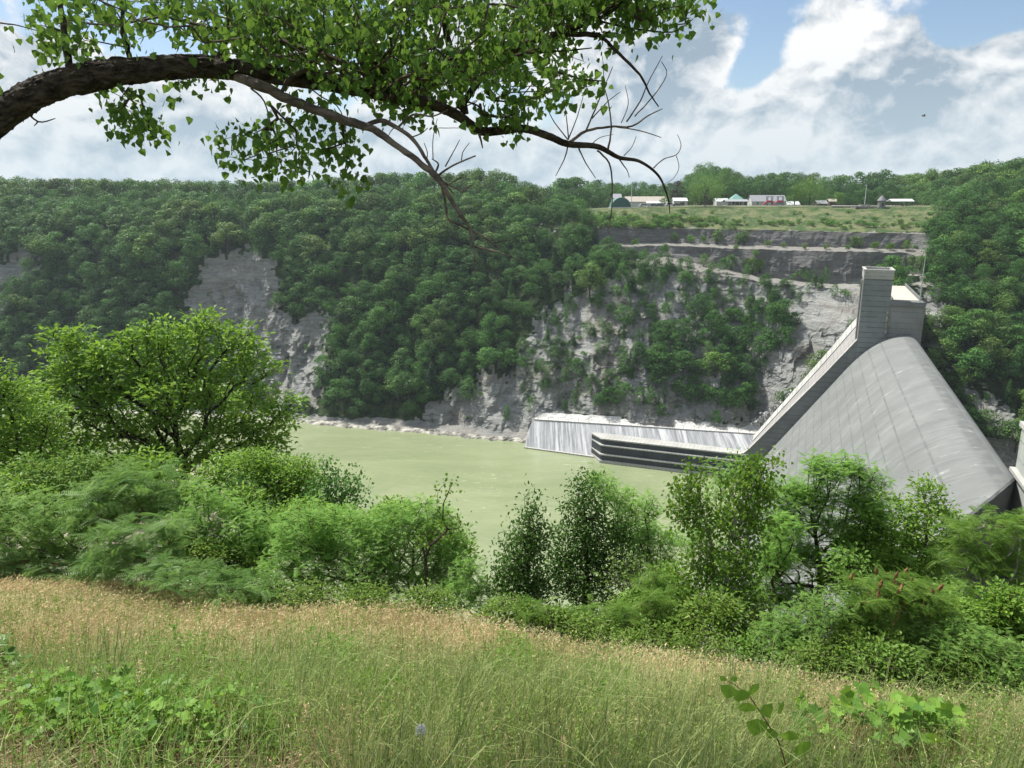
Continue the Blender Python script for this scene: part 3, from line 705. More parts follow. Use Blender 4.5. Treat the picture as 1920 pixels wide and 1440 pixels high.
for i, (ztop, zl, lip) in enumerate([(9.6, 7.2, .0), (7.2, 3.6, .95), (3.6, .9, 1.9)]):
    V, Qd, T = wedge(U1, -5.0, lip + .25, zl - 1.0, ztop - .5); d1.add(V, Qd, T)
    V, Qd, T = wedge(U1 + .15, -5.0, lip + .62, ztop - .497, ztop); d2.add(V, Qd, T)
V, Qd, T = wedge(U1 + .2, -5.0, 2.9, -2, 1.1); d2.add(V, Qd, T)
d1.build('wall_face', M['dark_conc'], bw); d2.build('ledge', M['pale_conc'], bw)

# ------------------------------------------------------------------ sloping river wall behind it, with its fence
xs_ = np.linspace(0, 1, 25)
tl, tr = np.array([1000., 787.]), np.array([1452., 812.])
bl = np.array([985., 839.]); br = np.array([1200., 868.])
topz = -94.6
rw = empty('river_wall', atz(1000, 810, WATER), 0)
tag(rw, 'sloping pale concrete river wall streaked with run-off below a white gravel track', 'retaining wall')
o0 = np.array(rw.location)
b = MB(); V = []
tops = []
A = atz(985, 839, WATER); Bp = atz(1105, 855.5, WATER); dirb = (Bp - A) / np.linalg.norm(Bp - A)
TA = atz(1001, 787, topz); dirt = atz(1380, 812, topz) - TA; dirt /= np.linalg.norm(dirt)
for f in xs_:
    s_ = f * 98
    lo = A + dirb * s_; hi = TA + dirt * s_
    for g_ in (-.18, 0, .35, .7, 1): V.append(lo + (hi - lo) * g_)
    tops.append(hi)
k = 5
b.add(np.array(V), [(i * k + j, (i + 1) * k + j, (i + 1) * k + j + 1, i * k + j + 1) for i in range(24) for j in range(4)])
# left end cheek
b.add([V[0], V[4], V[4] + np.array([0, 9, -1]), V[0] + np.array([0, 20, 0])], [(0, 1, 2, 3)])
m, n = newmat('streaked_concrete'); g = n.new('ShaderNodeTexCoord'); ps = g.outputs['Object']
st = n.noise(n.mapping(ps, scale=(1.0, .05, .05)), .9, 6, .72); st2 = n.noise(n.mapping(ps, scale=(1.0, .04, .04), loc=(7, 0, 0)), .28, 3, .6); fi = n.noise(ps, .6, 5, .7)
c = n.mix(n.ss(st, .36, .62), (0.155, 0.165, 0.18), (0.46, 0.47, 0.48)); c = n.mix(n.ss(st2, .42, .62, 0, .65), c, (0.20, 0.21, 0.225)); c = n.mix(n.ss(fi, .5, .8, 0, .3), c, (0.2, .2, .19))
p = principled(n, c, .7, .3, fi, .2, .05); n.lk(p.outputs[0], n.out.inputs[0])
b.build('wall_face', m, rw, off=o0)
up = np.array([-dirt[1], dirt[0], 0]);
b = MB()
for i in range(24):
    a_, c_ = tops[i], tops[i + 1]
    b.hexa([a_ - up * .25 - [0, 0, .5], c_ - up * .25 - [0, 0, .5], c_ + up * .9 - [0, 0, .5], a_ + up * .9 - [0, 0, .5]], [a_ - up * .25 + [0, 0, .3], c_ - up * .25 + [0, 0, .3], c_ + up * .9 + [0, 0, .3], a_ + up * .9 + [0, 0, .3]])
la, lb = A, A + dirb * 98
nn = np.array([dirb[1], -dirb[0], 0])
b.hexa([la - [0, 0, 1], lb - [0, 0, 1], lb + nn * 1.2 - [0, 0, 1], la + nn * 1.2 - [0, 0, 1]][::1], [la + [0, 0, .5], lb + [0, 0, .5], lb + nn * 1.2 + [0, 0, .5], la + nn * 1.2 + [0, 0, .5]])
b.build('coping', M['pale_conc'], rw, off=o0)
fb = MB(); k = 0
for f in np.linspace(.02, .98, 22):
    q = tops[0] + (tops[-1] - tops[0]) * f + [0, 0, .3]; fb.tube([q, q + [0, 0, 1.5]], .06, 4)
for z in (.8, 1.45): fb.tube([tops[0] + [0, 0, .3 + z], tops[-1] + [0, 0, .3 + z]], .035, 4)
fo = fb.build('track_fence', plain('rusty_steel', (0.16, 0.12, 0.09), .7)); tag(fo, 'thin brown post and rail fence along the top of the sloping river wall', 'fence')
# white gravel track behind the river wall
b = MB(); V = []
for i, f in enumerate(np.linspace(0, 1, 60)):
    q = tops[0] + (tops[-1] - tops[0]) * f; wd = np.interp(f, [0, .05, .5, .75, .9, 1], [1.5, 4, 4.5, 5.0, 9, 15]) + .6 * float(vnoise(np.array([f * 30]), np.array([1.]))[0])
    for g_ in (0, .25, .5, .75, 1.0, 1.25): V.append(q + up * (.9 + wd * g_) + [0, 0, .02 + 2.6 * max(0, g_ - .45) ** 1.3 + (.12 * rng.normal() if g_ else 0)])
k = 6
tk = MB().add(np.array(V), [(i * k + j, (i + 1) * k + j, (i + 1) * k + j + 1, i * k + j + 1) for i in range(59) for j in range(5)]).build('track', plain('white_gravel', (0.60, 0.60, 0.57), .9, .15, .9))
tag(tk, kind='structure')
# pale wet rubble tumbling down beside the abutment
b = MB(); 
for i in range(260):
    f = rng.random(); u = 49 - 20 * f + rng.normal(); cc = -24 - 3 - 8 * rng.random()
    z = -46 + 22 * f - .35 * (-27 - cc)
    q = dl(u, cc, z + 1); r_ = rng.uniform(.3, 1.1)
    pts = q + rvec(8) * r_ * rng.uniform(.6, 1, (8, 1))
    b.add(pts, [(0, 1, 2, 3), (4, 5, 6, 7), (0, 1, 5, 4), (2, 3, 7, 6)])
tag(b.build('rubble', plain('pale_rubble', (0.50, 0.51, 0.50), .6, .35, 1.5)), 'heap of pale broken rock beside the foot of the dam abutment', 'rubble', kind='stuff')
# mast standing on the crest block
mp = dl(-3.2, -3, 10.5); mo = empty('light_mast', mp)
tag(mo, 'tall slim grey mast standing at the right end of the dam crest block', 'mast')
b = MB(); b.tube([(0, 0, 0), (0, 0, 9), (.1, 0, 15.6)], [.24, .17, .09], 8); b.build('pole', plain('grey_green_paint', (0.42, 0.47, 0.44), .5), mo)
b = MB(); b.box(-.9, .9, -.25, .25, 8.6, 9.2); b.build('crossarm', plain('galvanised_steel', (0.40, 0.38, 0.33), .6), mo)
MB().box(-.45, .45, -.45, .45, 0, .4).build('base', M['pale_conc'], mo)
# small pump house on the bench behind the crest
q = terr_pix(1716, 527); hs = empty('control_hut', q, R(20)); tag(hs, 'small pale concrete hut on the rock bench behind the dam crest', 'hut')
b = MB(); b.box(-2.2, 2.2, -1.6, 1.6, -1.5, 2.3); b.build('wall', M['pale_conc'], hs)
b = MB(); b.box(-2.6, 2.6, -2, 2, 2.303, 2.65); b.build('roof', M['tan_deck'], hs)
b = MB(); b.box(-.5, .5, -1.66, -1.603, -.2, 1.8); b.build('door', plain('brown_door', (0.12, .09, .07)), hs)
# ================================================================== PLATEAU: BUILDINGS, LAWN FURNITURE
ZP = {}
def ppt(px, D):
    """point on the plateau ground under photo column px at distance D"""
    x = (px - 960) / FPX * CP * D
    return np.array([x, D, float(plat_z(np.array(x), np.array(D, float)))])
def mpp(D): return D / FPX * CP      # metres per photo pixel
def ztop(py, D): return float(ray(960, py)[2] / ray(960, py)[1] * D)
pt = lambda name, c, **k: plain(name, c, **k)
M['white_wall'] = pt('white_siding', (0.58, 0.58, 0.56)); M['tan_roof'] = pt('tan_roof', (0.40, 0.36, 0.31)); M['white_roof'] = pt('white_metal_roof', (0.72, 0.74, 0.75), rough=.4)
M['grey_roof'] = pt('grey_shingle_roof', (0.30, 0.31, 0.33)); M['glass'] = pt('window_glass', (0.05, 0.06, 0.07), rough=.15, spec=.6); M['green_shed'] = pt('green_sheet_metal', (0.03, 0.105, 0.085), rough=.55)
M['grey_wall'] = pt('grey_siding', (0.38, 0.39, 0.40)); M['brown'] = pt('brown_timber', (0.10, 0.07, 0.05)); M['red_paint'] = pt('red_paint', (0.55, 0.04, 0.06), rough=.4); M['blue_paint'] = pt('blue_paint', (0.03, 0.06, 0.18), rough=.4)
M['stone'] = pt('grey_stone', (0.22, 0.22, 0.21), scale=1.5); M['road'] = pt('asphalt', (0.16, 0.16, 0.155)); M['dark_wall'] = pt('weathered_retaining_wall', (0.085, 0.09, 0.09), scale=.7); M['teal'] = pt('teal_roof', (0.20, 0.38, 0.33))
def gable(name, label, cat, px0, px1, yeave, yridge, D, depth=8, wallm='white_wall', roofm='grey_roof', wins=0, doors=0, hip=0.0, oh=.4, winh=1.1, gable_end=False):
    p0, p1 = ppt(px0, D), ppt(px1, D); c = (p0 + p1) / 2; wd = (px1 - px0) * mpp(D)
    e = empty(name, c - [0, 0, .3]); tag(e, label, cat); z0 = -1.0
    H = ztop(yeave, D) - c[2] + .3; HR = ztop(yridge, D + depth / 2) - c[2] + .3
    b = MB(); x = wd / 2; b.box(-x, x, 0, depth, z0, H)
    if hip == 0: b.add([(-x, 0, H), (-x, depth, H), (-x, depth / 2, HR - .1), (x, 0, H), (x, depth, H), (x, depth / 2, HR - .1)], None, [(0, 2, 1), (3, 4, 5)])
    b.build('wall', M[wallm], e)
    b = MB(); o = oh; h = hip * x; t = .22
    for s_ in (0, 1):
        ya, yb = (-o, depth / 2) if s_ == 0 else (depth + o, depth / 2)
        b.hexa([(-x - o, ya, H - .12), (x + o, ya, H - .12), (x + o - h, yb, HR), (-x - o + h, yb, HR)], [(-x - o, ya, H - .12 + t), (x + o, ya, H - .12 + t), (x + o - h, yb, HR + t), (-x - o + h, yb, HR + t)])
    b.build('roof', M[roofm], e)
    for i in range(wins):
        wx = -x + wd * (i + .8) / (wins + .6); b = MB(); b.box(wx - .55, wx + .55, -.08, -.003, H * .42, H * .42 + winh)
        f = b.build('window', M['grey_wall'], e); g_ = MB(); g_.box(wx - .42, wx + .42, -.11, -.083, H * .42 + .1, H * .42 + winh - .1); g_.build('pane', M['glass'], f)
    for i in range(doors):
        dx = x * (.35 + .4 * i); b = MB(); b.box(dx - .9, dx + .9, -.08, -.003, .25, min(2.6, H * .8)); b.build('door', M['brown'], e)
    return e
def shelter(name, label, px0, px1, yeave, yridge, D, depth, roofm, post='white_wall', n=5):
    c = (ppt(px0, D) + ppt(px1, D)) / 2; wd = (px1 - px0) * mpp(D); x = wd / 2
    e = empty(name, c); tag(e, label, 'picnic shelter'); H = ztop(yeave, D) - c[2]; HR = ztop(yridge, D + depth / 2) - c[2]
    for i in range(n):
        for y in (.3, depth - .3):
            b = MB(); xx = -x + .4 + (wd - .8) * i / (n - 1); b.box(xx - .13, xx + .13, y - .13, y + .13, -.5, H); b.build('post', M[post], e)
    b = MB(); o = .5
    for ya, yb in ((-o, depth / 2), (depth + o, depth / 2)):
        b.hexa([(-x - o, ya, H), (x + o, ya, H), (x + o - .1, yb, HR), (-x - o + .1, yb, HR)], [(-x - o, ya, H + .25), (x + o, ya, H + .25), (x + o - .1, yb, HR + .25), (-x - o + .1, yb, HR + .25)])
    b.build('roof', M[roofm], e)
    b = MB(); b.box(-x, x, .1, depth, -.5, .12); b.build('slab', M['pale_conc'], e)
    return e
def table(px, D, mat='brown', label=None):
    e = empty('picnic_table', ppt(px, D)); tag(e, label, 'picnic table', 'picnic tables under the shelters')
    b = MB(); b.box(-.9, .9, -.4, .4, .72, .78); b.build('tabletop', M[mat], e)
    for y in (-.75, .75):
        b = MB(); b.box(-.9, .9, y - .14, y + .14, .43, .48); b.build('bench', M[mat], e)
    for x in (-.65, .65):
        b = MB(); b.hexa([(x - .05, -.85, 0), (x + .05, -.85, 0), (x + .05, .85, 0), (x - .05, .85, 0)], [(x - .05, -.25, .717), (x + .05, -.25, .717), (x + .05, .25, .717), (x - .05, .25, .717)]); b.build('leg', M[mat], e)
# half-round green storage shed, its arched end towards the gorge
e = empty('arched_shed', ppt(1165.5, 448)); tag(e, 'dark green half-round metal shed at the left end of the lawn', 'shed')
rr = 5.6; 
prf = [(rr * math.cos(t) * 1.0, rr * 1.02 * math.sin(t)) for t in np.linspace(0, math.pi, 19)]
def arch(r0, y0, y1):
    b = MB(); k = 19; pr_ = [(x * r0, z * r0) for x, z in prf]
    b.add([(x, y0, z) for x, z in pr_] + [(x, y1, z) for x, z in pr_], [(i, i + 1, i + 1 + k, i + k) for i in range(k - 1)], [(0, i + 1, i) for i in range(1, k - 1)] + [(k, k + i, k + i + 1) for i in range(1, k - 1)]); return b
arch(1, 0, 11).build('shell', pt('light_green_sheet_metal', (.13, .24, .22), rough=.4), e, smooth=False); arch(.93, -.15, .5).build('end_wall', M['green_shed'], e)
b = MB(); b.box(-5.9, 5.9, -.5, 11.2, -.5, .35); b.build('base', M['grey_wall'], e)
gable('farmhouse', 'white two-storey house half hidden by trees behind the green arched shed', 'house', 1149, 1165, 372, 364, 490, 8, wins=3)
gable('storage_building', 'long low building with a pale tan roof beside the green arched shed', 'building', 1175, 1254, 378.5, 369, 470, 12, 'white_wall', 'tan_roof', wins=0, doors=2)
gable('lean_to', 'low white annex with a pale roof in front of the long tan-roofed building', 'building', 1214, 1254, 381, 378, 462, 5, 'white_wall', 'white_roof', doors=1)
gable('white_shed', 'small white shed with a bright white roof left of the lone lawn tree', 'shed', 1264, 1289, 377, 371.5, 462, 7, 'white_wall', 'white_roof', wins=1, doors=1)
gable('white_outbuilding', 'white building with a bright white roof right behind the lone lawn tree', 'building', 1344, 1366, 378, 372.5, 470, 8, 'white_wall', 'white_roof', wins=0)
gable('visitor_building', 'long white building with a grey roof and three small windows behind the red climbing frames', 'building', 1410, 1474, 378, 366.5, 470, 9, 'white_wall', 'grey_roof', wins=4)
gable('park_office', 'long grey-roofed building seen between the lawn trees and the brown shed', 'building', 1478, 1500, 384, 378, 476, 6, 'grey_wall', 'white_roof')
gable('brown_shed', 'small dark brown shed with a pale roof under the spreading lawn tree', 'shed', 1534, 1552, 382, 376.5, 446, 6, 'brown', 'grey_roof')
gable('brown_cabin', 'low brown cabin with a pale roof right of the spreading lawn tree', 'cabin', 1556, 1570, 378, 373.5, 456, 6, 'brown', 'tan_roof')
# pointed teal roof of a pavilion behind the shelter
e = empty('teal_pavilion', ppt(1379.5, 478)); tag(e, 'square pavilion with a pointed teal roof behind the grey-roofed shelter', 'pavilion')
b = MB(); [b.box(x - .15, x + .15, y - .15, y + .15, -.3, 3.6) for x in (-3, 3) for y in (-3, 3)]; 
for x in (-3, 3):
    for y in (-3, 3): MB().box(x - .15, x + .15, y - .15, y + .15, -.3, 3.6).build('post', M['white_wall'], e)
b = MB(); b.add([(-3.8, -3.8, 3.6), (3.8, -3.8, 3.6), (3.8, 3.8, 3.6), (-3.8, 3.8, 3.6), (0, 0, 7.0)], [(3, 2, 1, 0)], [(0, 1, 4), (1, 2, 4), (2, 3, 4), (3, 0, 4)]); b.build('roof', M['teal'], e)
shelter('picnic_shelter', 'open shelter with a flat grey roof over brown tables, right of the lone lawn tree', 1362, 1403, 378.5, 374.5, 447, 7, 'grey_roof', n=6)
shelter('picnic_shelter', 'open shelter with a white roof near the dark wood right of the stone turret', 1674, 1713, 378, 373.8, 436, 6, 'white_roof', 'brown', n=5)
for i, px in enumerate((1369, 1378, 1387, 1396)): table(px, 449.5, 'brown', 'brown picnic table under the flat grey-roofed shelter')
for i, px in enumerate((1683, 1693, 1703)): table(px, 438.5, 'brown', 'brown picnic table under the white-roofed shelter by the wood')
# climbing frames
def frame(name, px, D, label):
    e = empty(name, ppt(px, D)); tag(e, label, 'climbing frame', 'red and blue climbing frames'); 
    for x in (-1.4, 1.4):
        for y in (-1, 1): b = MB(); b.tube([(x, y, -.3), (x, y, 4.6)], .17, 6); b.build('post', M['blue_paint'], e)
    b = MB(); b.box(-1.5, 1.5, -1.1, 1.1, 1.6, 1.75); b.build('deck', M['blue_paint'], e)
    b = MB(); b.box(-1.7, 1.7, -1.3, 1.3, 4.603, 4.85); b.build('roof', M['brown'], e)
    b = MB()
    b.hexa([(-3.6, -.5, 0), (-1.5, -.5, 1.6), (-1.5, .5, 1.6), (-3.6, .5, 0)], [(-3.6, -.5, .4), (-1.5, -.5, 2.6), (-1.5, .5, 2.6), (-3.6, .5, .4)]); b.build('slide', M['red_paint'], e)
    b = MB(); b.box(-1.45, 1.45, -1.2, -1.12, 1.8, 2.7); b.build('panel', M['red_paint'], e)
frame('climbing_frame', 1443, 441, 'red and blue climbing frame, the left one in front of the long white building')
frame('climbing_frame', 1463, 441, 'red and blue climbing frame, the right one in front of the long white building')
# vehicles parked by the long building
def car(px, D, c, label, L_=4.6, h=1.5, name='parked_car', cat='car', rz=0.0):
    e = empty(name, ppt(px, D), rz); tag(e, label, cat, 'vehicles parked on the far plateau')
    pm = pt('paint_' + name, c, rough=.3, var=.02, spec=.5); l = L_ / 2
    b = MB(); pr_ = [(-l, .35), (l, .35), (l, .85), (l * .55, .95), (l * .32, h), (-l * .62, h), (-l * .88, .95), (-l, .9)]; k = 8
    b.add([(x, y, z) for y in (-.9, .9) for x, z in pr_], [(i, (i + 1) % k, (i + 1) % k + k, i + k) for i in range(k)], [(s_ * k, s_ * k + i, s_ * k + i + 1) for s_ in (0, 1) for i in range(1, k - 1)]); b.build('body', pm, e)
    b = MB(); b.hexa([(-l * .75, -.93, .97), (l * .45, -.93, .97), (l * .45, .93, .97), (-l * .75, .93, .97)], [(-l * .58, -.93, h - .1), (l * .28, -.93, h - .1), (l * .28, .93, h - .1), (-l * .58, .93, h - .1)]); b.build('window', M['glass'], e)
    for x in (-l * .6, l * .6):
        for y in (-.88, .88): b = MB(); b.tube([(x, y - .1, .33), (x, y + .1, .33)], .33, 10); b.build('wheel', M['glass'], e)
car(1209, 447, (.55, .56, .58), 'long pale grey vehicle parked low in front of the tan-roofed building', 6.6, 1.7, 'parked_van', 'van')
car(1226, 449, (.05, .12, .10), 'dark green vehicle, first from the left of the dark ones before the low white annex', 4.8, 1.7)
car(1237, 450, (.04, .06, .07), 'dark grey vehicle between the dark green one and the white one', 4.8, 1.6)
car(1257, 452, (.62, .63, .65), 'white vehicle parked right of the long tan-roofed building', 6.0, 2.0, 'parked_van', 'van')
car(1270, 451, (.05, .06, .07), 'dark vehicle parked in front of the small white shed', 4.6, 1.5)
# flag poles
def pole(name, px, D, ybase, ytop, label, r0=.12, base=True):
    p = ppt(px, D); e = empty(name, p); tag(e, label, 'flagpole'); h = ztop(ytop, D) - p[2]
    b = MB(); b.tube([(0, 0, -.2), (0, 0, h * .5), (0, 0, h)], [r0 * 1.3, r0, r0 * .6], 8); b.build('pole', pt('white_painted_pole', (.70, .71, .72), rough=.4), e)
    b = MB(); b.tube([(0, 0, h + .003), (0, 0, h + .3)], [.16, .1], 6); b.build('finial', M['pale_conc'], e)
    if base: b = MB(); b.box(-2.6, 2.6, -1.5, 1.5, -.5, .9); b.build('plinth', M['stone'], e)
pole('flagpole', 1622, 428, 380, 346, 'white flagpole on a low stone plinth left of the stone turret')
pole('flagpole', 1184, 470, 372, 343, 'bright white pole rising behind the long tan-roofed building', .2, False)
# stone turret with a conical roof on the brink, and the dark wall under it
tp = at(1652, 389, 402); e = empty('stone_turret', tp); tag(e, 'small round grey stone turret with a pointed conical roof on the cliff edge', 'turret')
b = MB(); b.tube([(0, 0, -3), (0, 0, 3.4)], 1.75, 16); b.build('wall', M['stone'], e); b = MB(); b.tube([(0, 0, 3.403), (0, 0, 6.2)], [2.3, .05], 16); b.build('roof', pt('slate_roof', (.20, .20, .21)), e)
b = MB(); b.box(-.35, .35, -1.82, -1.4, .6, 2.4); b.build('window', M['glass'], e)
wa = at(1604, 390, 404); wb = at(1667, 391, 400); e = empty('retaining_wall', wb); tag(e, 'dark weathered retaining wall below the stone turret, tapering to the left', 'retaining wall')
b = MB(); w0 = wa - wb; h0 = np.array([0, 0, 1.0])
b.hexa([np.array([0, 0, -3.9]), w0 * .5 - [0, 0, 3.9], w0 * .5 + [0, 6, -3.9], np.array([0, 6, -3.9])], [np.array([0, 0, 0.]), w0 * .5, w0 * .5 + [0, 6, 0], np.array([0, 6, 0.])])
b.hexa([w0 * .503 - [0, 0, 3.9], w0 - [0, 0, .6], w0 + [0, 6, -.6], w0 * .503 + [0, 6, -3.9]], [w0 * .503, w0 - [0, 0, 0], w0 + [0, 6, 0], w0 * .503 + [0, 6, 0]])
b.build('wall_face', M['dark_wall'], e); b = MB(); b.hexa([w0 + [0, -.3, .003], [0, -.3, .003], [0, 6.2, .003], w0 + [0, 6.2, .003]], [w0 + [0, -.3, .45], [0, -.3, .45], [0, 6.2, .45], w0 + [0, 6.2, .45]]); b.build('coping', M['stone'], e)
# cliff-top path and fence
pxs = np.arange(1120, 1750, 6.0)
b = MB(); V = []
for px in pxs:
    r_ = np.array([np.interp(px, gx, G[nr - 10][:, 0] * 0 + RDi[9])]); D0 = float(r_[0]) + 5
    for dd in (0, 1.6, 3.4):
        q = ppt(px, D0 + dd); q[2] += .14; V.append(q)
b.add(np.array(V), [(i * 3 + j, (i + 1) * 3 + j, (i + 1) * 3 + j + 1, i * 3 + j + 1) for i in range(len(pxs) - 1) for j in range(2)])
# (follows the rim; its own level is set by the ground beneath)
pth = b.build('path', pt('pale_path', (.42, .40, .36))); tag(pth, kind='structure')
fe = empty('rim_fence', ppt(1300, 424)); tag(fe, 'thin dark railing running along the cliff-top path across the plateau', 'fence')
o0 = np.array(fe.location); post = MB().tube([(0, 0, -.2), (0, 0, 1.15)], .05, 4).data('post', M['brown'])
prev = None; rail = MB()
for i, px in enumerate(np.linspace(1205, 1735, 80)):
    D0 = float(np.interp(px, gx, RDi[9])) + 3.6; q = ppt(px, D0) - o0 + [0, 0, .1]
    link('post', post, fe, q)
    if prev is not None:
        for z in (.6, 1.1): rail.tube([prev + [0, 0, z], q + [0, 0, z]], .035, 3)
    prev = q
rail.build('rail', M['brown'], fe)
# pale car park and road behind the lawn
b = MB(); V = []
for px in np.arange(1560, 1700, 10.0):
    for D in (414, 420, 430, 440): q = ppt(px, D); q[2] += .15; V.append(q)
b.add(np.array(V), [(i * 4 + j, (i + 1) * 4 + j, (i + 1) * 4 + j + 1, i * 4 + j + 1) for i in range(13) for j in range(3)])
tag(b.build('road', pt('pale_paving', (.40, .40, .39))), kind='structure')
# bird
bp = at(1732, 218, 90); e = empty('flying_bird', bp); tag(e, 'small dark bird flying in the cloudy sky over the dam', 'bird'); e.scale = (.62, .62, .62)
b = MB(); b.tube([(-.42, 0, .02), (-.25, 0, .05), (0, 0, .06), (.22, 0, .03), (.34, 0, .04), (.42, 0, .03)], [.01, .07, .1, .06, .05, .01], 7)
bd = b.build('body', pt('bird_plumage', (.05, .045, .04)), e)
for s_ in (-1, 1):
    b = MB(); b.hexa([(.12, s_ * .05, .08), (-.14, s_ * .05, .08), (-.2, s_ * .55, .30), (0, s_ * .6, .32)], [(.12, s_ * .05, .10), (-.14, s_ * .05, .10), (-.2, s_ * .55, .315), (0, s_ * .6, .335)]); b.build('wing', M['brown'], e)
# ================================================================== FAR TREES
def far_tree_mesh(name, kind, h=15.0, w=11.0, n=1500, leaf='far_leaf', seed=0, lsize=.55, lowz=.26):
    """one far tree: trunk, limbs and a lobed crown of small leaf clumps; base at the origin"""
    rg = np.random.default_rng(seed); b = MB()
    tr = [(0, 0, -1.5), (rg.normal() * .2, rg.normal() * .2, h * .3), (rg.normal() * .5, rg.normal() * .5, h * .75)]
    b.tube(tr, [h * .022, h * .016, h * .006], 5, a=.5, m=1)
    if kind == 'broad':
        nl = 26; C = []; Rr = []
        for i in range(nl):
            z = rg.uniform(lowz, .90); a_ = rg.uniform(0, 2 * math.pi)
            prof_ = math.sin(math.pi * min(.97, (z - lowz + .16) / (1.06 - lowz))) ** .6
            r = w / 2 * prof_ * rg.uniform(.45, .85); C.append((math.cos(a_) * r, math.sin(a_) * r, z * h)); Rr.append(w * rg.uniform(.14, .25))
        C.append((0, 0, h * .86)); Rr.append(w * .17); C = np.array(C); Rr = np.array(Rr)
        for i in range(0, nl, 3): b.tube([(0, 0, h * .28), tuple(C[i] * [.5, .5, .85]), tuple(C[i])], [h * .010, h * .007, .05], 3, m=1, caps=False)
        k = rg.integers(0, len(C), n); d = norm(rg.normal(size=(n, 3)) + [0, 0, .45])
        P_ = C[k] + d * Rr[k][:, None] * rg.uniform(.70, 1.10, (n, 1)) * [1, 1, .88]
        Nn = norm(d + .42 * rg.normal(size=(n, 3)) + [0, 0, .15]); A = norm(np.cross(Nn, rg.normal(size=(n, 3))) - [0, 0, .25])
        S = lsize * rg.uniform(.6, 1.5, n); lobe = rg.uniform(0, 1, len(C))[k]
    elif kind == 'upright':
        z = rg.beta(1.4, 1.2, n); r = w / 2 * np.sin(np.pi * np.clip(z * .92 + .08, 0, 1)) ** .6 * (0.55 + .45 * np.abs(np.sin(z * 11 + rg.uniform(0, 6, n) * .4)))
        a_ = rg.uniform(0, 2 * np.pi, n); rr_ = r * rg.uniform(.35, 1, n) ** .6
        P_ = np.stack([np.cos(a_) * rr_, np.sin(a_) * rr_, h * (.12 + .9 * z)], 1); d = norm(np.stack([np.cos(a_), np.sin(a_), .6 + 0 * z], 1))
        Nn = norm(d + .7 * rg.normal(size=(n, 3))); A = norm(np.cross(Nn, rg.normal(size=(n, 3))) + [0, 0, .2]); S = lsize * rg.uniform(.6, 1.3, n); lobe = .5 + .5 * np.sin(a_ * 3 + z * 9)
    elif kind == 'conifer':
        z = 1 - rg.uniform(0, 1, n) ** .62; tier = np.floor(z * 15) / 15; fr = (z - tier) * 15
        r = w / 2 * (1 - tier) ** .85 * (1.0 - .55 * fr) ; a_ = rg.integers(0, 9, n) * .698 + tier * 20 + rg.normal(size=n) * .14
        rr_ = r * rg.uniform(.15, 1, n) ** .6; P_ = np.stack([np.cos(a_) * rr_, np.sin(a_) * rr_, h * (.10 + .9 * tier) - .22 * rr_ + rg.normal(size=n) * .12], 1)
        A = norm(np.stack([np.cos(a_), np.sin(a_), -.35 + 0 * z], 1) + .3 * rg.normal(size=(n, 3))); Nn = norm(rg.normal(size=(n, 3)) * .4 + [0, 0, 1]); S = lsize * rg.uniform(.8, 1.5, n) * (1 - .4 * z); lobe = rg.uniform(0, 1, n)
    elif kind == 'shrub':
        nl = 9; C = np.stack([rg.normal(size=nl) * w * .22, rg.normal(size=nl) * w * .22, rg.uniform(.25, .75, nl) * h], 1); Rr = w * rg.uniform(.16, .28, nl)
        k = rg.integers(0, nl, n); d = norm(rg.normal(size=(n, 3)) + [0, 0, .3]); P_ = C[k] + d * Rr[k][:, None] * rg.uniform(.6, 1.1, (n, 1)) * [1, 1, .8]
        P_[:, 2] = np.maximum(P_[:, 2], .05); Nn = norm(d + .6 * rg.normal(size=(n, 3))); A = norm(np.cross(Nn, rg.normal(size=(n, 3)))); S = lsize * rg.uniform(.6, 1.4, n); lobe = rg.uniform(0, 1, nl)[k]
    V, Qd = stamp(*CARD, P_, A, Nn, S)
    b.add(V, Qd, a=np.clip(.34 + .75 * (lobe - .5) + .55 * (rg.random(n) - .35), 0, 1), m=0)
    return b.data(name, M[leaf], M['far_bark'])
PT = {}
PT['broad'] = [far_tree_mesh('broadleaf_tree', 'broad', 15, 11, 2900, 'far_leaf', 100 + i, .48) for i in range(9)]
PT['edge'] = [far_tree_mesh('rim_tree', 'broad', 15, 11, 3200, 'far_leaf', 150 + i, .46, .06) for i in range(8)]
PT['bright'] = [far_tree_mesh('bright_tree', 'broad', 15, 11, 2400, 'lawn_leaf', 170 + i, .55, .10) for i in range(5)]
PT['pale'] = [far_tree_mesh('broadleaf_tree', 'broad', 15, 11, 2300, 'far_leaf_pale', 200 + i, .50, .12) for i in range(3)]
PT['upright'] = [far_tree_mesh('slender_tree', 'upright', 9, 4.4, 1000, 'lawn_leaf' if i >= 2 else 'far_leaf', 300 + i, .34) for i in range(4)]
PT['conifer'] = [far_tree_mesh('conifer_tree', 'conifer', 16, 7.5, 1900, 'far_conifer', 400 + i, .70) for i in range(3)]
PT['shrub'] = [far_tree_mesh('shrub', 'shrub', 2.2, 3.2, 420, 'shrub_leaf', 500 + i, .30) for i in range(4)]
LO = {k: v for k, v in PT.items()}
stuffV = {}
def place(kind, p, h, label, group, cat='tree', i=None, w=None, name=None):
    base = {'edge': 15, 'bright': 15, 'broad': 15, 'pale': 15, 'upright': 9, 'conifer': 16, 'shrub': 2.2}[kind]
    me = PT[kind][rng.integers(len(PT[kind])) if i is None else i % len(PT[kind])]
    o = link(name or me.name.split('.')[0], me, None, p); s = h / base
    ws = s if w is None else w / {'edge': 11, 'bright': 11, 'broad': 11, 'pale': 11, 'upright': 4.4, 'conifer': 7.5, 'shrub': 3.2}[kind]
    o.scale = (ws * rng.uniform(.92, 1.08), ws * rng.uniform(.92, 1.08), s); o.rotation_euler = (0, 0, rng.uniform(0, 6.28)); tag(o, label, cat, group); return o
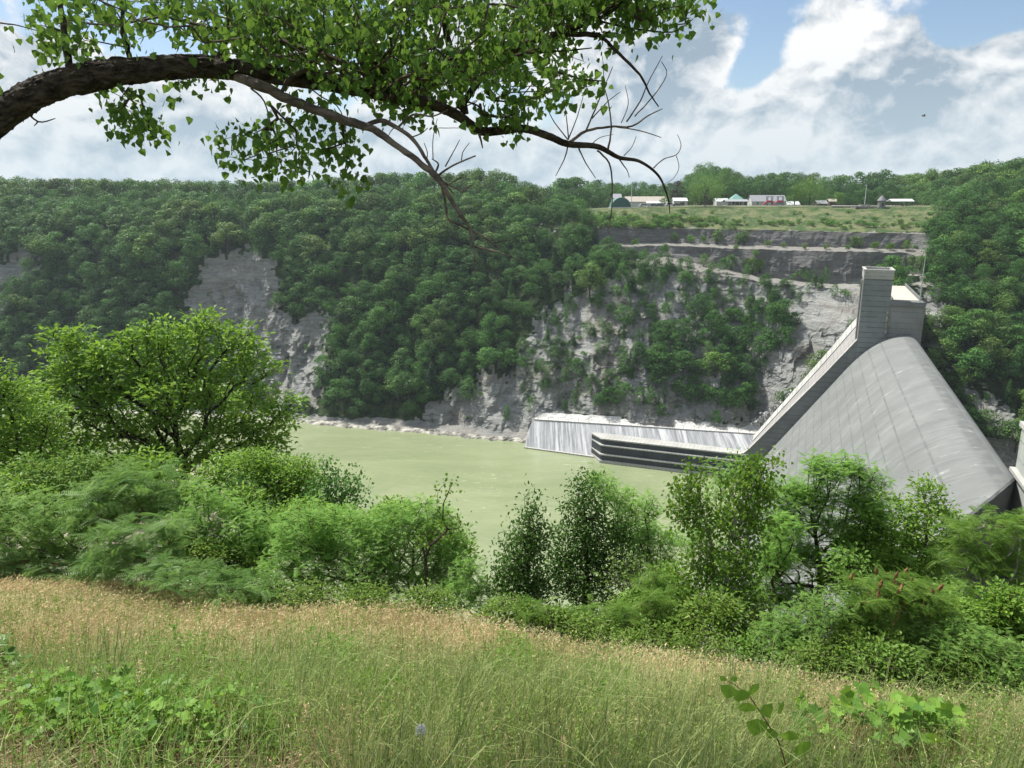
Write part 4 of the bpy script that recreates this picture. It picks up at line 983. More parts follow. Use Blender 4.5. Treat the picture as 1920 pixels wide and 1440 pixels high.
# candidates on the slope
ii = rng.uniform(8, P.shape[0] - 1, 26000); jj = rng.uniform(2, P.shape[1] - 3, 26000)
cand = terr_point(ii, jj); cpx, cpy = proj(cand)
a_ = ii.astype(int); e_ = jj.astype(int)
du = np.linalg.norm(P[np.minimum(a_ + 1, P.shape[0] - 1), e_] - P[a_, e_], axis=1); dv_ = np.linalg.norm(P[a_, np.minimum(e_ + 1, P.shape[1] - 1)] - P[a_, e_], axis=1)
keep = rng.random(len(ii)) < np.clip(du * dv_ / np.percentile(du * dv_, 97), 0, 1)
cand, cpx, cpy, ci = cand[keep], cpx[keep], cpy[keep], ii[keep]
rkc, grc = cover(cpx, cpy)
insp = inpoly(cpx, cpy, POL['sparse']); inbare = inpoly(cpx, cpy, POL['bare']); incl = inpoly(cpx, cpy, POL['cliffs']); inpath = inpoly(cpx, cpy, POL['path'])
shore_y = np.interp(cpx, colx, [c[0][0] for c in rows])
order = rng.permutation(len(cand)); acc = []; Tn = {}
cell = {}
def far_enough(q, r):
    gx_, gy_, gz_ = int(q[0] // 6), int(q[1] // 6), int(q[2] // 6)
    for a in (-1, 0, 1):
        for b_ in (-1, 0, 1):
            for c_ in (-1, 0, 1):
                for (s_, r2) in cell.get((gx_ + a, gy_ + b_, gz_ + c_), ()):
                    if np.sum((s_ - q) ** 2) < ((r + r2) / 2) ** 2: return False
    cell.setdefault((gx_, gy_, gz_), []).append((q, r)); return True
slope_trees = []
for k in order:
    q = cand[k]; px, py = cpx[k], cpy[k]
    if px < -90 or px > 2010: continue
    if q[2] < WATER + 4: continue
    if inpath[k] or inbare[k]: continue
    if incl[k] or grc[k]:
        continue
    if insp[k]:
        dn_ = float(fbm(np.array(px / 45), np.array(py / 45 + 31), 3)) + (.35 if (px > 1180 and py > 620) else -.05)
        if dn_ < -.50 and rng.random() < .75: continue
        if far_enough(q, 3.5): slope_trees.append((q, px, py, 'sparse'))
    elif rkc[k] > .5:
        if rng.random() < .10 and far_enough(q, 6.0): slope_trees.append((q, px, py, 'bush'))
    else:
        if far_enough(q, 5.9): slope_trees.append((q, px, py, 'forest'))
cliff_px = None
nf = [0, 0]
entries = []     # kind, p, h, w, group key
for q, px, py, ty in slope_trees:
    upper = np.interp(px, [0, 400, 700, 1000, 1100], [470, 475, 455, 440, 430])
    if ty == 'forest':
        r_ = rng.random()
        h = rng.uniform(12, 17) if (py < upper + 40) else rng.uniform(8.5, 14)
        if px > 1000 and px < 1500: h = rng.uniform(8, 13)
        if px > 1720: h = rng.uniform(9, 14)
        if py > np.interp(px, colx, [c[0][0] for c in rows]) - 45: h = rng.uniform(6, 9)
        kd = 'broad' if r_ < .72 else 'bright' if r_ < .80 else 'edge' if r_ < .88 else ('conifer' if r_ < .93 else 'pale')
        if kd == 'conifer': h *= 1.05
        g_ = 'left' if px < 430 else ('mid' if px < 1130 else ('midright' if px < 1650 else 'right'))
        entries.append([kd, q, h, h * rng.uniform(.88, 1.2) if kd != 'conifer' else h * .42, g_])
    elif ty == 'sparse':
        r_ = rng.random()
        big = px > 1170 and py > 590
        if r_ < (.62 if big else .25): h = rng.uniform(6, 12.5 if big else 8); entries.append(['bright' if rng.random() < .6 else 'broad', q, h, h * rng.uniform(.8, 1.15), 'sparse'])
        elif r_ < .72: h = rng.uniform(4.5, 9); entries.append(['upright', q, h, h * .5, 'sparse'])
        elif r_ < .78: h = rng.uniform(5, 10.5); entries.append(['broad', q, h, h * .95, 'sparse'])
        elif r_ < .86: h = rng.uniform(4, 8.5); entries.append(['pale', q, h, h * .8, 'sparse'])
        elif r_ < .90: h = rng.uniform(6, 9); entries.append(['conifer', q, h, h * .45, 'sparse'])
        else: h = rng.uniform(1.5, 3); entries.append(['shrub', q, h, h * 1.5, 'sparse'])
    else:
        h = rng.uniform(2, 5); entries.append(['upright' if rng.random() < .6 else 'shrub', q, h, h * .6, 'bush'])
# hand-placed ones that stand out in the photograph
for px, py, ht, kd, wd in [(1105, 560, 17, 'broad', 15), (1090, 470, 14, 'broad', 12), (1062, 500, 13, 'broad', 11), (1244, 497, 11, 'broad', 7), (1352, 512, 8, 'broad', 7), (880, 748, 11, 'pale', 12),
                           (807, 745, 19, 'conifer', 9), (1180, 545, 12, 'conifer', 8), (1430, 545, 8, 'broad', 7), (1395, 500, 5, 'upright', 4), (1565, 556, 6, 'upright', 5), (1500, 520, 4, 'shrub', 6), (1585, 556, 4, 'shrub', 5), (1150, 492, 9, 'broad', 9), (1182, 500, 10, 'edge', 9), (1212, 498, 9, 'broad', 8), (1135, 478, 9, 'edge', 9), (1232, 505, 8, 'bright', 7), (1165, 525, 9, 'edge', 8), (1205, 530, 10, 'broad', 8), (1078, 470, 12, 'edge', 12), (1120, 500, 12, 'edge', 11), (1250, 520, 7, 'bright', 6), (1290, 520, 6, 'bright', 6), (1330, 530, 7, 'bright', 7), (1450, 560, 7, 'bright', 8), (1748, 440, 8, 'edge', 9), (1752, 470, 9, 'broad', 9), (1745, 500, 9, 'edge', 10), (1765, 455, 10, 'edge', 10), (1768, 490, 11, 'broad', 10), (1740, 520, 7, 'bright', 7), (1480, 620, 6, 'bright', 6), (1460, 590, 7, 'broad', 7), (1410, 770, 6, 'bright', 6), (1340, 790, 6, 'bright', 6), (1240, 780, 6, 'bright', 6), (1060, 770, 6, 'upright', 4), (1000, 760, 6, 'upright', 4), (950, 790, 8, 'upright', 5)]:
    entries.append([kd, terr_pix(px, py), ht, wd, 'sparse' if px > 1000 else 'mid'])
# plateau woods: rows of trees, tops set by the photograph's skyline
skx = [-300, 0, 100, 200, 330, 400, 470, 560, 600, 660, 730, 800, 860, 920, 960, 1000, 1030, 1060, 1100, 1150, 1200, 1250, 1285, 1300, 1330, 1360, 1400, 1440, 1480, 1520, 1560, 1600, 1650, 1690, 1740, 1800, 1850, 1900, 1960, 2200]
sky_ = [326, 328, 329, 331, 334, 336, 335, 337, 328, 325, 321, 320, 318, 313, 322, 340, 344, 326, 332, 336, 340, 342, 330, 309, 305, 312, 326, 320, 320, 324, 328, 318, 313, 322, 316, 306, 298, 290, 292, 285]
def skyline(px): return np.interp(px, skx, sky_)
for row, (D0, dd, off) in enumerate([(0, 6, 0), (13, 8, 0), (26, 8, 0), (36, 6, 0)]):
    px = -110.0
    while px < 2030:
        D = np.interp(px, [0, 400, 900, 1080, 1130, 1260, 1300, 1700, 1750, 1920, 2200], [474, 462, 452, 450, 500, 535, 505, 500, 455, 400, 380]) + D0 + rng.uniform(-dd, dd) / 2
        p = ppt(px, D); top = ztop(skyline(px) + (rng.uniform(0, 9) if row < 2 else rng.uniform(-1, 7)) + max(0, 2 - row) * 11 * (px < 1130 or px > 1500) + max(0, 2 - row) * 6, D)
        h = top - p[2]
        if h > 5:
            pl = 1650 < px < 1830 and row < 2; cn = (1590 < px < 1680 and row == 2)
            kd = 'conifer' if (cn or rng.random() < .03) else ('pale' if (pl and rng.random() < .75) or rng.random() < .1 else 'edge')
            w_ = min(h * rng.uniform(.75, 1.05), 18) if kd != 'conifer' else h * .42
            entries.append([kd, p, h, w_, 'woodright' if px > 1130 else 'woodleft'])
        else: w_ = 8
        px += max(w_ * .44, 4) / mpp(D) * rng.uniform(.8, 1.2)
for e_ in entries:
    x_, y_ = proj(e_[1]); e_.append(float(x_)); e_.append(float(y_))
    e_.append(e_[2] * e_[3] / e_[1][1] ** 2)
vis = [e_ for e_ in entries if -60 < e_[5] < 1980]
# trees that really show: skip those hidden behind the near thicket when ranking
def shown(e_):
    x_, y_ = e_[5], e_[6]
    if x_ < 480 and y_ > 640: return .2
    return 1.0
order_ = sorted(range(len(vis)), key=lambda k: -vis[k][7] * shown(vis[k]) * (1 if vis[k][0] != 'shrub' else .5))
LAB = dict(left=('leafy green tree on the far gorge slope left of the tall bare grey cliff', 'trees left of the bare cliff'),
           mid=('leafy tree in the dense forest on the far slope between the bare cliff and the river wall', 'trees right of the bare cliff'),
           midright=('leafy tree on the far slope below the rock benches', 'trees below the rock benches'),
           right=('leafy green tree on the wooded slope right of the dam tower', 'trees right of the dam'),
           sparse=('small tree scattered on the pale eroded slope above the sloping river wall', 'scattered trees above the river wall'),
           bush=('small bush clinging to bare grey rock of the far cliffs', 'bushes on bare rock'),
           woodleft=('tall tree of the wood on the far rim, left of the buildings', 'trees on the left rim'),
           woodright=('tall tree in the wood standing behind the plateau buildings and lawn', 'trees behind the buildings'))
CL = dict(broad='', edge='', bright='', pale='pale ', upright='slender ', conifer='dark pointed conifer, ', shrub='low shrubby ')
def where(e_):
    """words for where a far tree stands, from landmarks anyone can find"""
    px, py, k = e_[5], e_[6], e_[4]; size = 'tall ' if e_[2] > 14.5 else ('small ' if e_[2] < 10 else '')
    look = {'broad': 'green leafy tree', 'edge': 'bushy tree', 'bright': 'bright yellow-green tree', 'pale': 'pale green tree', 'upright': 'slender tree', 'conifer': 'pointed dark conifer', 'shrub': 'low shrub'}[e_[0]]
    if k in ('left', 'mid', 'midright', 'right'):
        if py < 500: v = 'just under the rim'
        elif py < 590: v = 'on the upper slope'
        elif py < 690: v = 'half way down the slope'
        else: v = 'low near the river' if px < 1300 else 'low on the slope'
        if k == 'left': hz_ = 'left edge' if px < 130 else ('behind the big foreground tree' if py > 590 else ('left of the bare cliff' if px > 290 else 'far left of the cliff'))
        elif k == 'mid': hz_ = 'above the bare grey cliff' if px < 540 else ('beside the bare cliff' if px < 690 else ('left of the dead bough tip' if px < 850 else ('below the dead bough tip' if px < 980 else 'by the small gravel pile')))
        elif k == 'midright': hz_ = 'left of the quarried benches' if px < 1240 else 'under the quarried benches'
        else: hz_ = 'right behind the dam' if px < 1790 else ('at the right edge' if px > 1880 else 'right of the dam')
        return '%s%s %s, %s' % (size, look, v, hz_), '%ss %s, %s' % (look, v, hz_)
    if k == 'sparse':
        v = 'just above the white track' if py > 730 else ('half way up' if py > 620 else 'below the rock benches'); hz_ = 'left part' if px < 1150 else ('middle' if px < 1320 else 'part nearest the dam')
        return '%s%s %s, pale eroded slope, %s' % (size, look, v, hz_), '%ss on the pale slope %s, %s' % (look, v, hz_)
    if k == 'bush': hz_ = 'bare grey cliff on the left' if px < 700 else ('rock beside the dam' if px > 1400 else 'brown rock above the river'); return '%s clinging to the %s' % (look, hz_), '%ss on the %s' % (look, hz_)
    sk_ = 'skyline ' if e_[1][1] > np.interp(px, [0, 400, 900, 1080, 1130, 1260, 1300, 1700, 1750, 1920], [474, 462, 452, 450, 500, 535, 505, 500, 455, 400]) + 19 else 'front-row '; look = sk_ + look
    if k == 'woodleft': hz_ = 'at the left edge' if px < 180 else (('under the limb' if px < 300 else 'under the hanging leaf spray') if px < 420 else ('above the bare cliff' if px < 560 else (('right of the leaf sprays' if px < 780 else 'behind the dead bough') if px < 900 else ('near the dip in the skyline' if px < 1050 else 'beside the green arched shed')))); return '%s%s in the left rim wood %s' % (size, look, hz_), 'rim wood %ss %s' % (look, hz_)
    hz_ = 'behind the green shed' if px < 1240 else ('behind the lone lawn tree' if px < 1400 else ('behind the long white building' if px < 1560 else ('behind the flagpole' if px < 1670 else ('behind the white-roofed shelter' if px < 1790 else 'at the right edge')))); return '%s%s of the plateau wood, %s' % (size, look, hz_), 'plateau wood %ss %s' % (look, hz_)
nind = 0; rest = []
_w = {}
for k in order_[:285]: _w.setdefault(where(vis[k])[0], []).append(k)
ORD = ['leftmost', 'second from left', 'third from left', 'fourth from left', 'fifth from left', 'sixth from left', 'seventh from left', 'eighth from left', 'ninth from left', 'tenth from left']
def lab_of(k):
    l, g_ = where(vis[k]); m_ = sorted(_w[l], key=lambda i: vis[i][5])
    if len(m_) == 1: return l, g_
    if len(m_) == 2: return l + (', left one' if m_[0] == k else ', right one') * (len(l.split()) < 15), g_
    if len(m_) <= 10 and len(l.split()) + 3 <= 16: return l + ', ' + ORD[m_.index(k)], g_
    return l, g_
for r_, k in enumerate(order_):
    e_ = vis[k]
    if nind < 285:
        l, g_ = lab_of(k)
        place(e_[0], e_[1] - [0, 0, .5], e_[2], l, g_, 'tree', w=e_[3]); nind += 1
    else: rest.append(e_)
print('trees individual', nind, 'rest', len(rest))
def mesh_arrays(me):
    nv = len(me.vertices); co = np.zeros(nv * 3, np.float32); me.vertices.foreach_get('co', co)
    npg = len(me.polygons); mi = np.zeros(npg, np.int32); me.polygons.foreach_get('material_index', mi)
    ls = np.zeros(npg, np.int32); me.polygons.foreach_get('loop_start', ls); lt = np.zeros(npg, np.int32); me.polygons.foreach_get('loop_total', lt)
    vi = np.zeros(len(me.loops), np.int32); me.loops.foreach_get('vertex_index', vi)
    at_ = np.zeros(npg, np.float32); me.attributes['v'].data.foreach_get('value', at_)
    q = (mi == 0) & (lt == 4); Qd = vi[ls[q][:, None] + np.arange(4)]; return co.reshape(-1, 3), Qd, at_[q]
def merged(name, items, label, leafkey, frac=.75):
    """one joined mass of leaf clumps for the trees beyond those built one by one"""
    Vs, Qs, As = [], [], []; n0 = 0; cache = {}
    for e_ in items:
        me = PT[e_[0]][rng.integers(len(PT[e_[0]]))]
        if me.name not in cache: cache[me.name] = mesh_arrays(me)
        co, Qd, at_ = cache[me.name]; f = frac; sel = rng.random(len(Qd)) < f; Qd = Qd[sel]; at2 = at_[sel]
        base = {'edge': 15, 'bright': 15, 'broad': 15, 'pale': 15, 'upright': 9, 'conifer': 16, 'shrub': 2.2}[e_[0]]; bw_ = {'edge': 11, 'bright': 11, 'broad': 11, 'pale': 11, 'upright': 4.4, 'conifer': 7.5, 'shrub': 3.2}[e_[0]]
        used, inv = np.unique(Qd, return_inverse=True); c_ = co[used]; th = rng.uniform(0, 6.28); s_ = e_[3] / bw_ 
        x = (c_[:, 0] * math.cos(th) - c_[:, 1] * math.sin(th)) * s_ + e_[1][0]; y = (c_[:, 0] * math.sin(th) + c_[:, 1] * math.cos(th)) * s_ + e_[1][1]
        Vs.append(np.stack([x, y, c_[:, 2] * e_[2] / base + e_[1][2] - .5], 1)); Qs.append(inv.reshape(-1, 4) + n0); As.append(np.clip(at2 + rng.uniform(-.22, .22), 0, 1)); n0 += len(used)
    if Vs: tag(link(name, mesh_data(name, np.concatenate(Vs), np.concatenate(Qs), None, [M[leafkey]], np.concatenate(As))), label, 'forest', kind='stuff')
merged('forest', [e_ for e_ in rest if e_[0] in ('broad', 'edge', 'bright', 'conifer', 'upright')], 'mass of more distant and half hidden trees filling the woods of the far side', 'far_leaf', .7)
merged('pale_forest', [e_ for e_ in rest if e_[0] in ('pale', 'shrub')], 'paler trees and bushes mixed into the woods of the far side', 'far_leaf_pale', .7)

# trees that stand alone on the plateau
def lone(kind, px, D, ytop, wpx, label, mat=None, n=None):
    p = ppt(px, D); h = ztop(ytop, D) - p[2]; w_ = wpx * mpp(D)
    e = empty('lawn_tree', p); tag(e, label, 'tree'); me = far_tree_mesh('crown', kind, h, w_, n or 3200, mat, int(px), .42)
    co = link('crown', me, e); b = MB(); b.tube([(0, 0, -.3), (.1, 0, h * .35)], [h * .030, h * .024], 8); b.build('trunk', M['far_bark'], e)
lone('broad', 1322, 440, 333, 76, 'bright green round tree standing alone on the lawn between the white shed and the shelter', 'lawn_leaf', 4200)
lone('broad', 1518, 440, 340, 84, 'wide spreading green tree on the lawn right of the long white building', 'lawn_leaf', 4000)
lone('broad', 1490, 446, 348, 40, 'rounded green tree just right of the long white building, overlapping the wide one', 'lawn_leaf', 2500)
lone('broad', 1571, 442, 360, 22, 'small bushy green tree by the brown cabin on the plateau', 'lawn_leaf', 1200)
lone('broad', 1270, 500, 338, 36, 'dark purple-leaved tree behind the white shed', 'purple_leaf', 2400)
lone('conifer', 1428, 488, 338, 22, 'dark pointed fir behind the roof of the long white building', 'far_conifer', 2200)
lone('broad', 1324, 490, 304, 66, 'tallest pale leafy tree of the plateau rising behind the lone lawn tree', 'far_leaf_pale', 4200)
lone('broad', 1362, 496, 311, 50, 'tall full green tree right of the tallest pale tree', 'far_leaf', 3200)
lone('broad', 1250, 460, 368, 26, 'low pale green tree beside the white shed', 'far_leaf_pale', 900)
# shrubs on the grassy rim, on the benches and along the cliffs
sh_n = 0
def near(px): return ('at the left end' if px < 1140 else 'below the green arched shed' if px < 1195 else 'below the long tan-roofed building' if px < 1255 else 'below the small white shed' if px < 1295 else 'below the lone lawn tree' if px < 1350 else
                      'below the grey-roofed shelter' if px < 1407 else 'below the long white building' if px < 1475 else 'below the wide lawn tree' if px < 1560 else 'left of the dark retaining wall' if px < 1605 else 'below the dark retaining wall' if px < 1670 else 'below the white-roofed shelter' if px < 1718 else 'at the right end')
def brow_label(px, row): return ['green shrub low on the grassy brow, ', 'small shrub in the open grass of the brow, ', 'shrub overhanging the dark cliff edge, '][row] + near(px)
for px in np.arange(1082, 1765, 5.6):
    for row in range(3):
        if rng.random() < .35: continue
        yy = [float(np.interp(px, [1082, 1300, 1700], [414, 417, 424])) + rng.normal() * 3.0, rng.uniform(398, 414), 426 + rng.normal() * 3][row]
        if row == 1 and rng.random() < (.4 if px < 1300 else .75): continue
        if row == 2 and (px > 1380 or rng.random() < .2) : continue
        q = terr_pix(px + rng.normal() * 2, yy); h = rng.uniform(1.2, 3.4) * (1.3 if px < 1300 else .8) * (1 if row != 1 else .6)
        place('shrub', q, h, brow_label(px, row), 'shrubs on the grassy brow', 'shrub', w=h * 1.7); sh_n += 1
for px, py, h in [(1160, 470, 4), (1190, 462, 4), (1267, 455, 5), (1293, 456, 4.5), (1320, 455, 3.5), (1347, 457, 7), (1383, 458, 5.5), (1396, 456, 6), (1440, 462, 3.5), (1470, 464, 2.5), (1380, 470, 3), (1415, 480, 3.5), (1600, 464, 5.5), (1612, 465, 5), (1590, 470, 3),
                  (1290, 500, 5), (1318, 500, 6), (1372, 505, 7), (1333, 510, 5), (1408, 515, 8), (1425, 510, 6), (1512, 522, 5), (1640, 468, 4), (1668, 470, 4), (1550, 468, 3), (1508, 468, 3), (1700, 470, 5), (1708, 500, 5), (1722, 505, 6), (1698, 530, 3)]:
    q = terr_pix(px, py); place('shrub' if h < 4.6 else 'upright', q, h, ('small' if h < 4.6 else 'upright') + ' bush on the %s rock bench, ' % ('upper' if py < 475 else 'lower') + near(px), 'bushes on the rock benches', 'bush', w=h * .95)
for px, py in [(1668, 466), (1664, 467), (1714, 466)]:
    q = terr_pix(px, py); o = place('shrub', q, 1.8, 'low rusty brown bush on the upper rock bench', 'rusty bushes on the upper bench', 'bush')
# ================================================================== NEAR THICKET
def grow(base, tips, stem=None, bf=.4, seg=.5, jit=.06, up=.12):
    """joins twig tips to a trunk by the cheapest path; returns nodes, parents"""
    nodes = [np.array(base, float)]; par = [-1]; pl = [0.0]
    if stem is not None:
        for q in stem:
            nodes.append(np.array(q, float)); par.append(len(nodes) - 2); pl.append(pl[-1] + np.linalg.norm(nodes[-1] - nodes[-2]))
    tips = np.asarray(tips); src = nodes[-1]; tips = tips[np.argsort(np.linalg.norm(tips - src, axis=1))]
    ends = []
    for t in tips:
        A = np.array(nodes); d = np.linalg.norm(A - t, axis=1); pen = np.maximum(0, A[:, 2] - t[2]) * .6
        k = int(np.argmin(d + bf * np.array(pl) + pen)); m_ = max(1, int(d[k] / seg)); p0 = A[k]; last = k
        for j in range(1, m_ + 1):
            f = j / m_; q = p0 + (t - p0) * f
            if j < m_: q = q + rng.normal(size=3) * jit * d[k] + np.array([0, 0, up * d[k] * math.sin(math.pi * f)])
            nodes.append(q); par.append(last); pl.append(pl[last] + np.linalg.norm(q - nodes[last])); last = len(nodes) - 1
        ends.append(last)
    return np.array(nodes), np.array(par), ends
def skeleton(nodes, par, r_tip, r_base, k=5, expo=2.4):
    n = len(nodes); wgt = np.zeros(n); hasc = np.zeros(n, bool); hasc[par[par >= 0]] = True
    wgt[~hasc] = 1.0
    for i in range(n - 1, 0, -1): wgt[par[i]] += wgt[i]
    r = r_tip * wgt ** (1 / expo); sc = r_base / max(r[0], 1e-6)
    r = r_tip + (r - r_tip) * (r_base - r_tip) / max(r[0] - r_tip, 1e-6)
    b = MB(); a0 = nodes[par[1:]]; a1 = nodes[1:]; d = norm(a1 - a0); ref = np.where(np.abs(d[:, 2:3]) < .8, [[0, 0, 1.0]], [[1.0, 0, 0]])
    u = norm(np.cross(d, ref)); v = np.cross(d, u); th = np.arange(k) * 2 * math.pi / k
    ring = np.cos(th)[None, :, None] * u[:, None] + np.sin(th)[None, :, None] * v[:, None]
    r0 = np.minimum(r[par[1:]], r[1:] * 1.35); r1 = r[1:]
    V0 = a0[:, None] + ring * r0[:, None, None]; V1 = a1[:, None] + ring * r1[:, None, None] 
    V = np.concatenate([V0, V1], 1).reshape(-1, 3); j = np.arange(k)
    q = np.stack([j, (j + 1) % k, (j + 1) % k + k, j + k], 1); Qd = (q[None] + (np.arange(len(a0)) * 2 * k)[:, None, None]).reshape(-1, 4)
    b.add(V, Qd); return b
def lobes_world(lobes, D):
    out = []
    for l in lobes:
        px, py, rx, ry = l[:4]; dd = l[4] if len(l) > 4 else rng.uniform(-.5, .5) * rx * D / FPX
        c = at(px, py, D + dd); s = (D + dd) / FPX * 1.0; out.append((c, np.array([rx * s, rx * s * .9, ry * s])))
    return out
def sample_lobes(lb, n, inner=.35, power=.5):
    vol = np.array([np.prod(r) ** (2 / 3.) for c, r in lb]); k = rng.choice(len(lb), n, p=vol / vol.sum())
    d = rvec(n); f = (inner + (1.12 - inner) * rng.random(n) ** power)[:, None]
    C = np.array([c for c, r in lb])[k]; Rr = np.array([r for c, r in lb])[k]; return C + d * Rr * f, d
def foliage(style, E, dirs, size, per, leaf_dir_up=0.0):
    """leaves around twig ends E; returns mesh builder"""
    b = MB(); n = len(E)
    if style in ('rosette', 'hang', 'glossy', 'small'):
        k = np.repeat(np.arange(n), per); N_ = len(k)
        if style == 'rosette':
            off = rng.normal(size=(N_, 3)) * [1, 1, .5] * size * 1.25; Pn = E[k] + off
            A = norm(off * [1, 1, .3] + .5 * dirs[k] * size * 2 + rng.normal(size=(N_, 3)) * size * .7 + [0, 0, -.15 * size]); Nn = norm(rng.normal(size=(N_, 3)) * .55 + [0, 0, 1]); T = OVAL
            S = size * rng.uniform(.7, 1.45, N_)
        elif style == 'hang':
            Pn = E[k] + rng.normal(size=(N_, 3)) * size * 1.6; A = norm(rng.normal(size=(N_, 3)) * .65 + [0, 0, -.9]); Nn = norm(rng.normal(size=(N_, 3)) + [0, -.2, .2]); T = DELT; S = size * rng.uniform(.6, 1.2, N_)
        elif style == 'glossy':
            Pn = E[k] + rng.normal(size=(N_, 3)) * size * 1.5; A = norm(rng.normal(size=(N_, 3)) * .8 + [0, 0, -.35]); Nn = norm(rng.normal(size=(N_, 3)) * .7 + [0, 0, .8]); T = OVAL; S = size * rng.uniform(.7, 1.2, N_)
        else:
            Pn = E[k] + rng.normal(size=(N_, 3)) * size * 2.2; A = rvec(N_); Nn = norm(rng.normal(size=(N_, 3)) * .7 + [0, 0, .8]); T = CARD; S = size * rng.uniform(.6, 1.3, N_)
    else:
        k = np.repeat(np.arange(n), per); N_ = len(k); th = rng.uniform(0, 2 * math.pi, N_)
        T = {'locust': LOCUST, 'sumac': SUMAC}[style]
        out = np.stack([np.cos(th), np.sin(th), rng.uniform(-.1, .75, N_) if style == 'sumac' else rng.uniform(-.5, .6, N_)], 1)
        Pn = E[k] + rng.normal(size=(N_, 3)) * size * (.12 if style == 'sumac' else .45); A = norm(out); Nn = norm(rng.normal(size=(N_, 3)) * .25 + [0, 0, 1]); S = size * rng.uniform(.65, 1.15, N_)
    V, Qd = stamp(T[0], T[1], Pn, A, Nn, S); m_ = len(T[1]); av = np.clip(rng.normal(.45, .2, n)[k] + rng.normal(0, .14, N_), 0, 1)
    b.add(V, Qd, a=np.repeat(av, m_)); return b
def thicket(name, label, D, lobes, style, mat, size, tips, per, cat='tree', base=None, stem=None, bark='twig', rb=.06, group=None, inner=.35, bf=.4, extra=None, rt=.004, jit=.06):
    lb = lobes_world(lobes, D)
    if base is None: base = (float(np.mean([l[0] for l in lobes])), None)
    if base[1] is None:
        x = (base[0] - 960) / FPX * CP * D * 1.0; bp = np.array([x * .98, D, float(ground_z(x * .98, D)) - .15])
    else: bp = at(base[0], base[1], D)
    Tp, dirs = sample_lobes(lb, tips, inner)
    gz = ground_z(Tp[:, 0], Tp[:, 1]); Tp[:, 2] = np.maximum(Tp[:, 2], gz + size)
    st = None if stem is None else [at(q[0], q[1], D + (q[2] if len(q) > 2 else 0)) for q in stem]
    nd, par, ends = grow(bp, Tp, st, bf=bf, seg=max(.18, D * .022), jit=jit)
    e = empty(name, bp); tag(e, label, cat, group)
    skeleton(nd - bp, par, rt, rb).build('trunk' if cat == 'tree' else 'stem', M[bark], e)
    E = nd[ends]; dr = norm(E - nd[par[np.array(ends)]])
    f = foliage(style, E, dr, size, per); f.build('crown' if cat == 'tree' else 'foliage', M[mat], e, off=bp)
    if extra: extra(e, nd, ends, bp, dr)
    return e
def cones(n_, L_=.22):
    def f(e, nd, ends, bp, dr):
        E = nd[ends] - bp; o = np.argsort(-E[:, 2])[:n_ * 3]; rng.shuffle(o)
        for i in o[:n_]:
            q = E[i]; b = MB(); up_ = np.array([rng.normal() * .2, rng.normal() * .2, 1.0]); pts_ = [q + up_ * L_ * t for t in (0, .15, .45, .8, 1)]
            b.tube(pts_, [.006, .020, .024, .015, .004], 7, lump=.3); b.build('cone', M['seed_red'], e)
    return f
# ---- left
thicket('broadleaf_tree', 'large bright green spreading tree rising in front of the bare grey cliff on the left', 26,
        [(372, 612, 30, 26), (400, 640, 34, 28), (345, 650, 36, 30), (300, 628, 34, 26), (262, 650, 40, 34), (320, 690, 50, 34), (210, 672, 38, 26), (235, 705, 50, 30), (150, 650, 26, 24), (122, 632, 24, 24), (170, 690, 46, 28), (110, 680, 36, 26), (440, 628, 30, 24), (452, 665, 34, 28), (432, 700, 40, 30),
         (486, 700, 30, 30), (500, 745, 40, 30), (525, 790, 26, 26), (480, 800, 50, 30), (540, 762, 20, 12), (240, 770, 90, 44), (370, 770, 90, 46), (140, 750, 70, 40), (80, 740, 46, 30), (60, 790, 60, 36), (430, 830, 70, 36), (500, 835, 36, 20), (320, 850, 80, 30), (210, 840, 90, 34), (100, 840, 70, 34), (330, 725, 70, 34), (30, 830, 50, 34)], 'rosette', 'oak_leaf', .17, 1250, 18, base=(345, 975), stem=[(338, 925), (345, 880), (330, 820)], bark='bark', rb=.22, rt=.010, bf=.5, inner=.62)
thicket('leafy_tree', 'shaggy green tree at the left edge behind the tall shrubs', 21, [(25, 730, 36, 30), (-20, 760, 50, 50), (30, 790, 60, 40), (-30, 860, 70, 70), (70, 840, 55, 45), (20, 920, 80, 60), (130, 900, 50, 40), (-40, 700, 40, 40), (90, 790, 40, 30)], 'rosette', 'oak_leaf', .12, 760, 13, bark='bark', rb=.10)
thicket('leafy_tree', 'dense dark-leaved tree hung with yellow-green vine right of the big spreading tree', 17, [(520, 890, 50, 36), (570, 900, 34, 46), (480, 880, 40, 40), (550, 950, 44, 46), (495, 950, 50, 46)], 'rosette', 'oak_leaf', .085, 800, 12, bark='bark', rb=.08)
thicket('sapling', 'thin airy sapling with grey-green leaves standing out against the green water', 16, [(650, 912, 30, 24), (605, 925, 22, 24), (640, 955, 40, 24), (612, 880, 14, 16)], 'small', 'shrub_leaf', .07, 260, 8, base=(602, 1010), bark='twig', rb=.045, cat='tree')
thicket('locust_shrub', 'feathery bright green locust shrub in the middle of the left thicket', 14, [(400, 960, 50, 44), (450, 990, 60, 50), (350, 1000, 50, 50), (430, 1050, 80, 50), (500, 1010, 50, 48), (380, 925, 26, 20)], 'locust', 'locust_leaf', 0.176, 644, 6, cat='shrub', rb=.035)
thicket('locust_shrub', 'feathery green locust shrub filling the thicket above the dry grass, left of the water', 13, [(580, 990, 60, 44), (640, 1000, 60, 45), (560, 1050, 75, 50), (650, 1060, 80, 48), (700, 1010, 40, 40)], 'locust', 'locust_leaf', 0.160, 713, 6, cat='shrub', rb=.035)
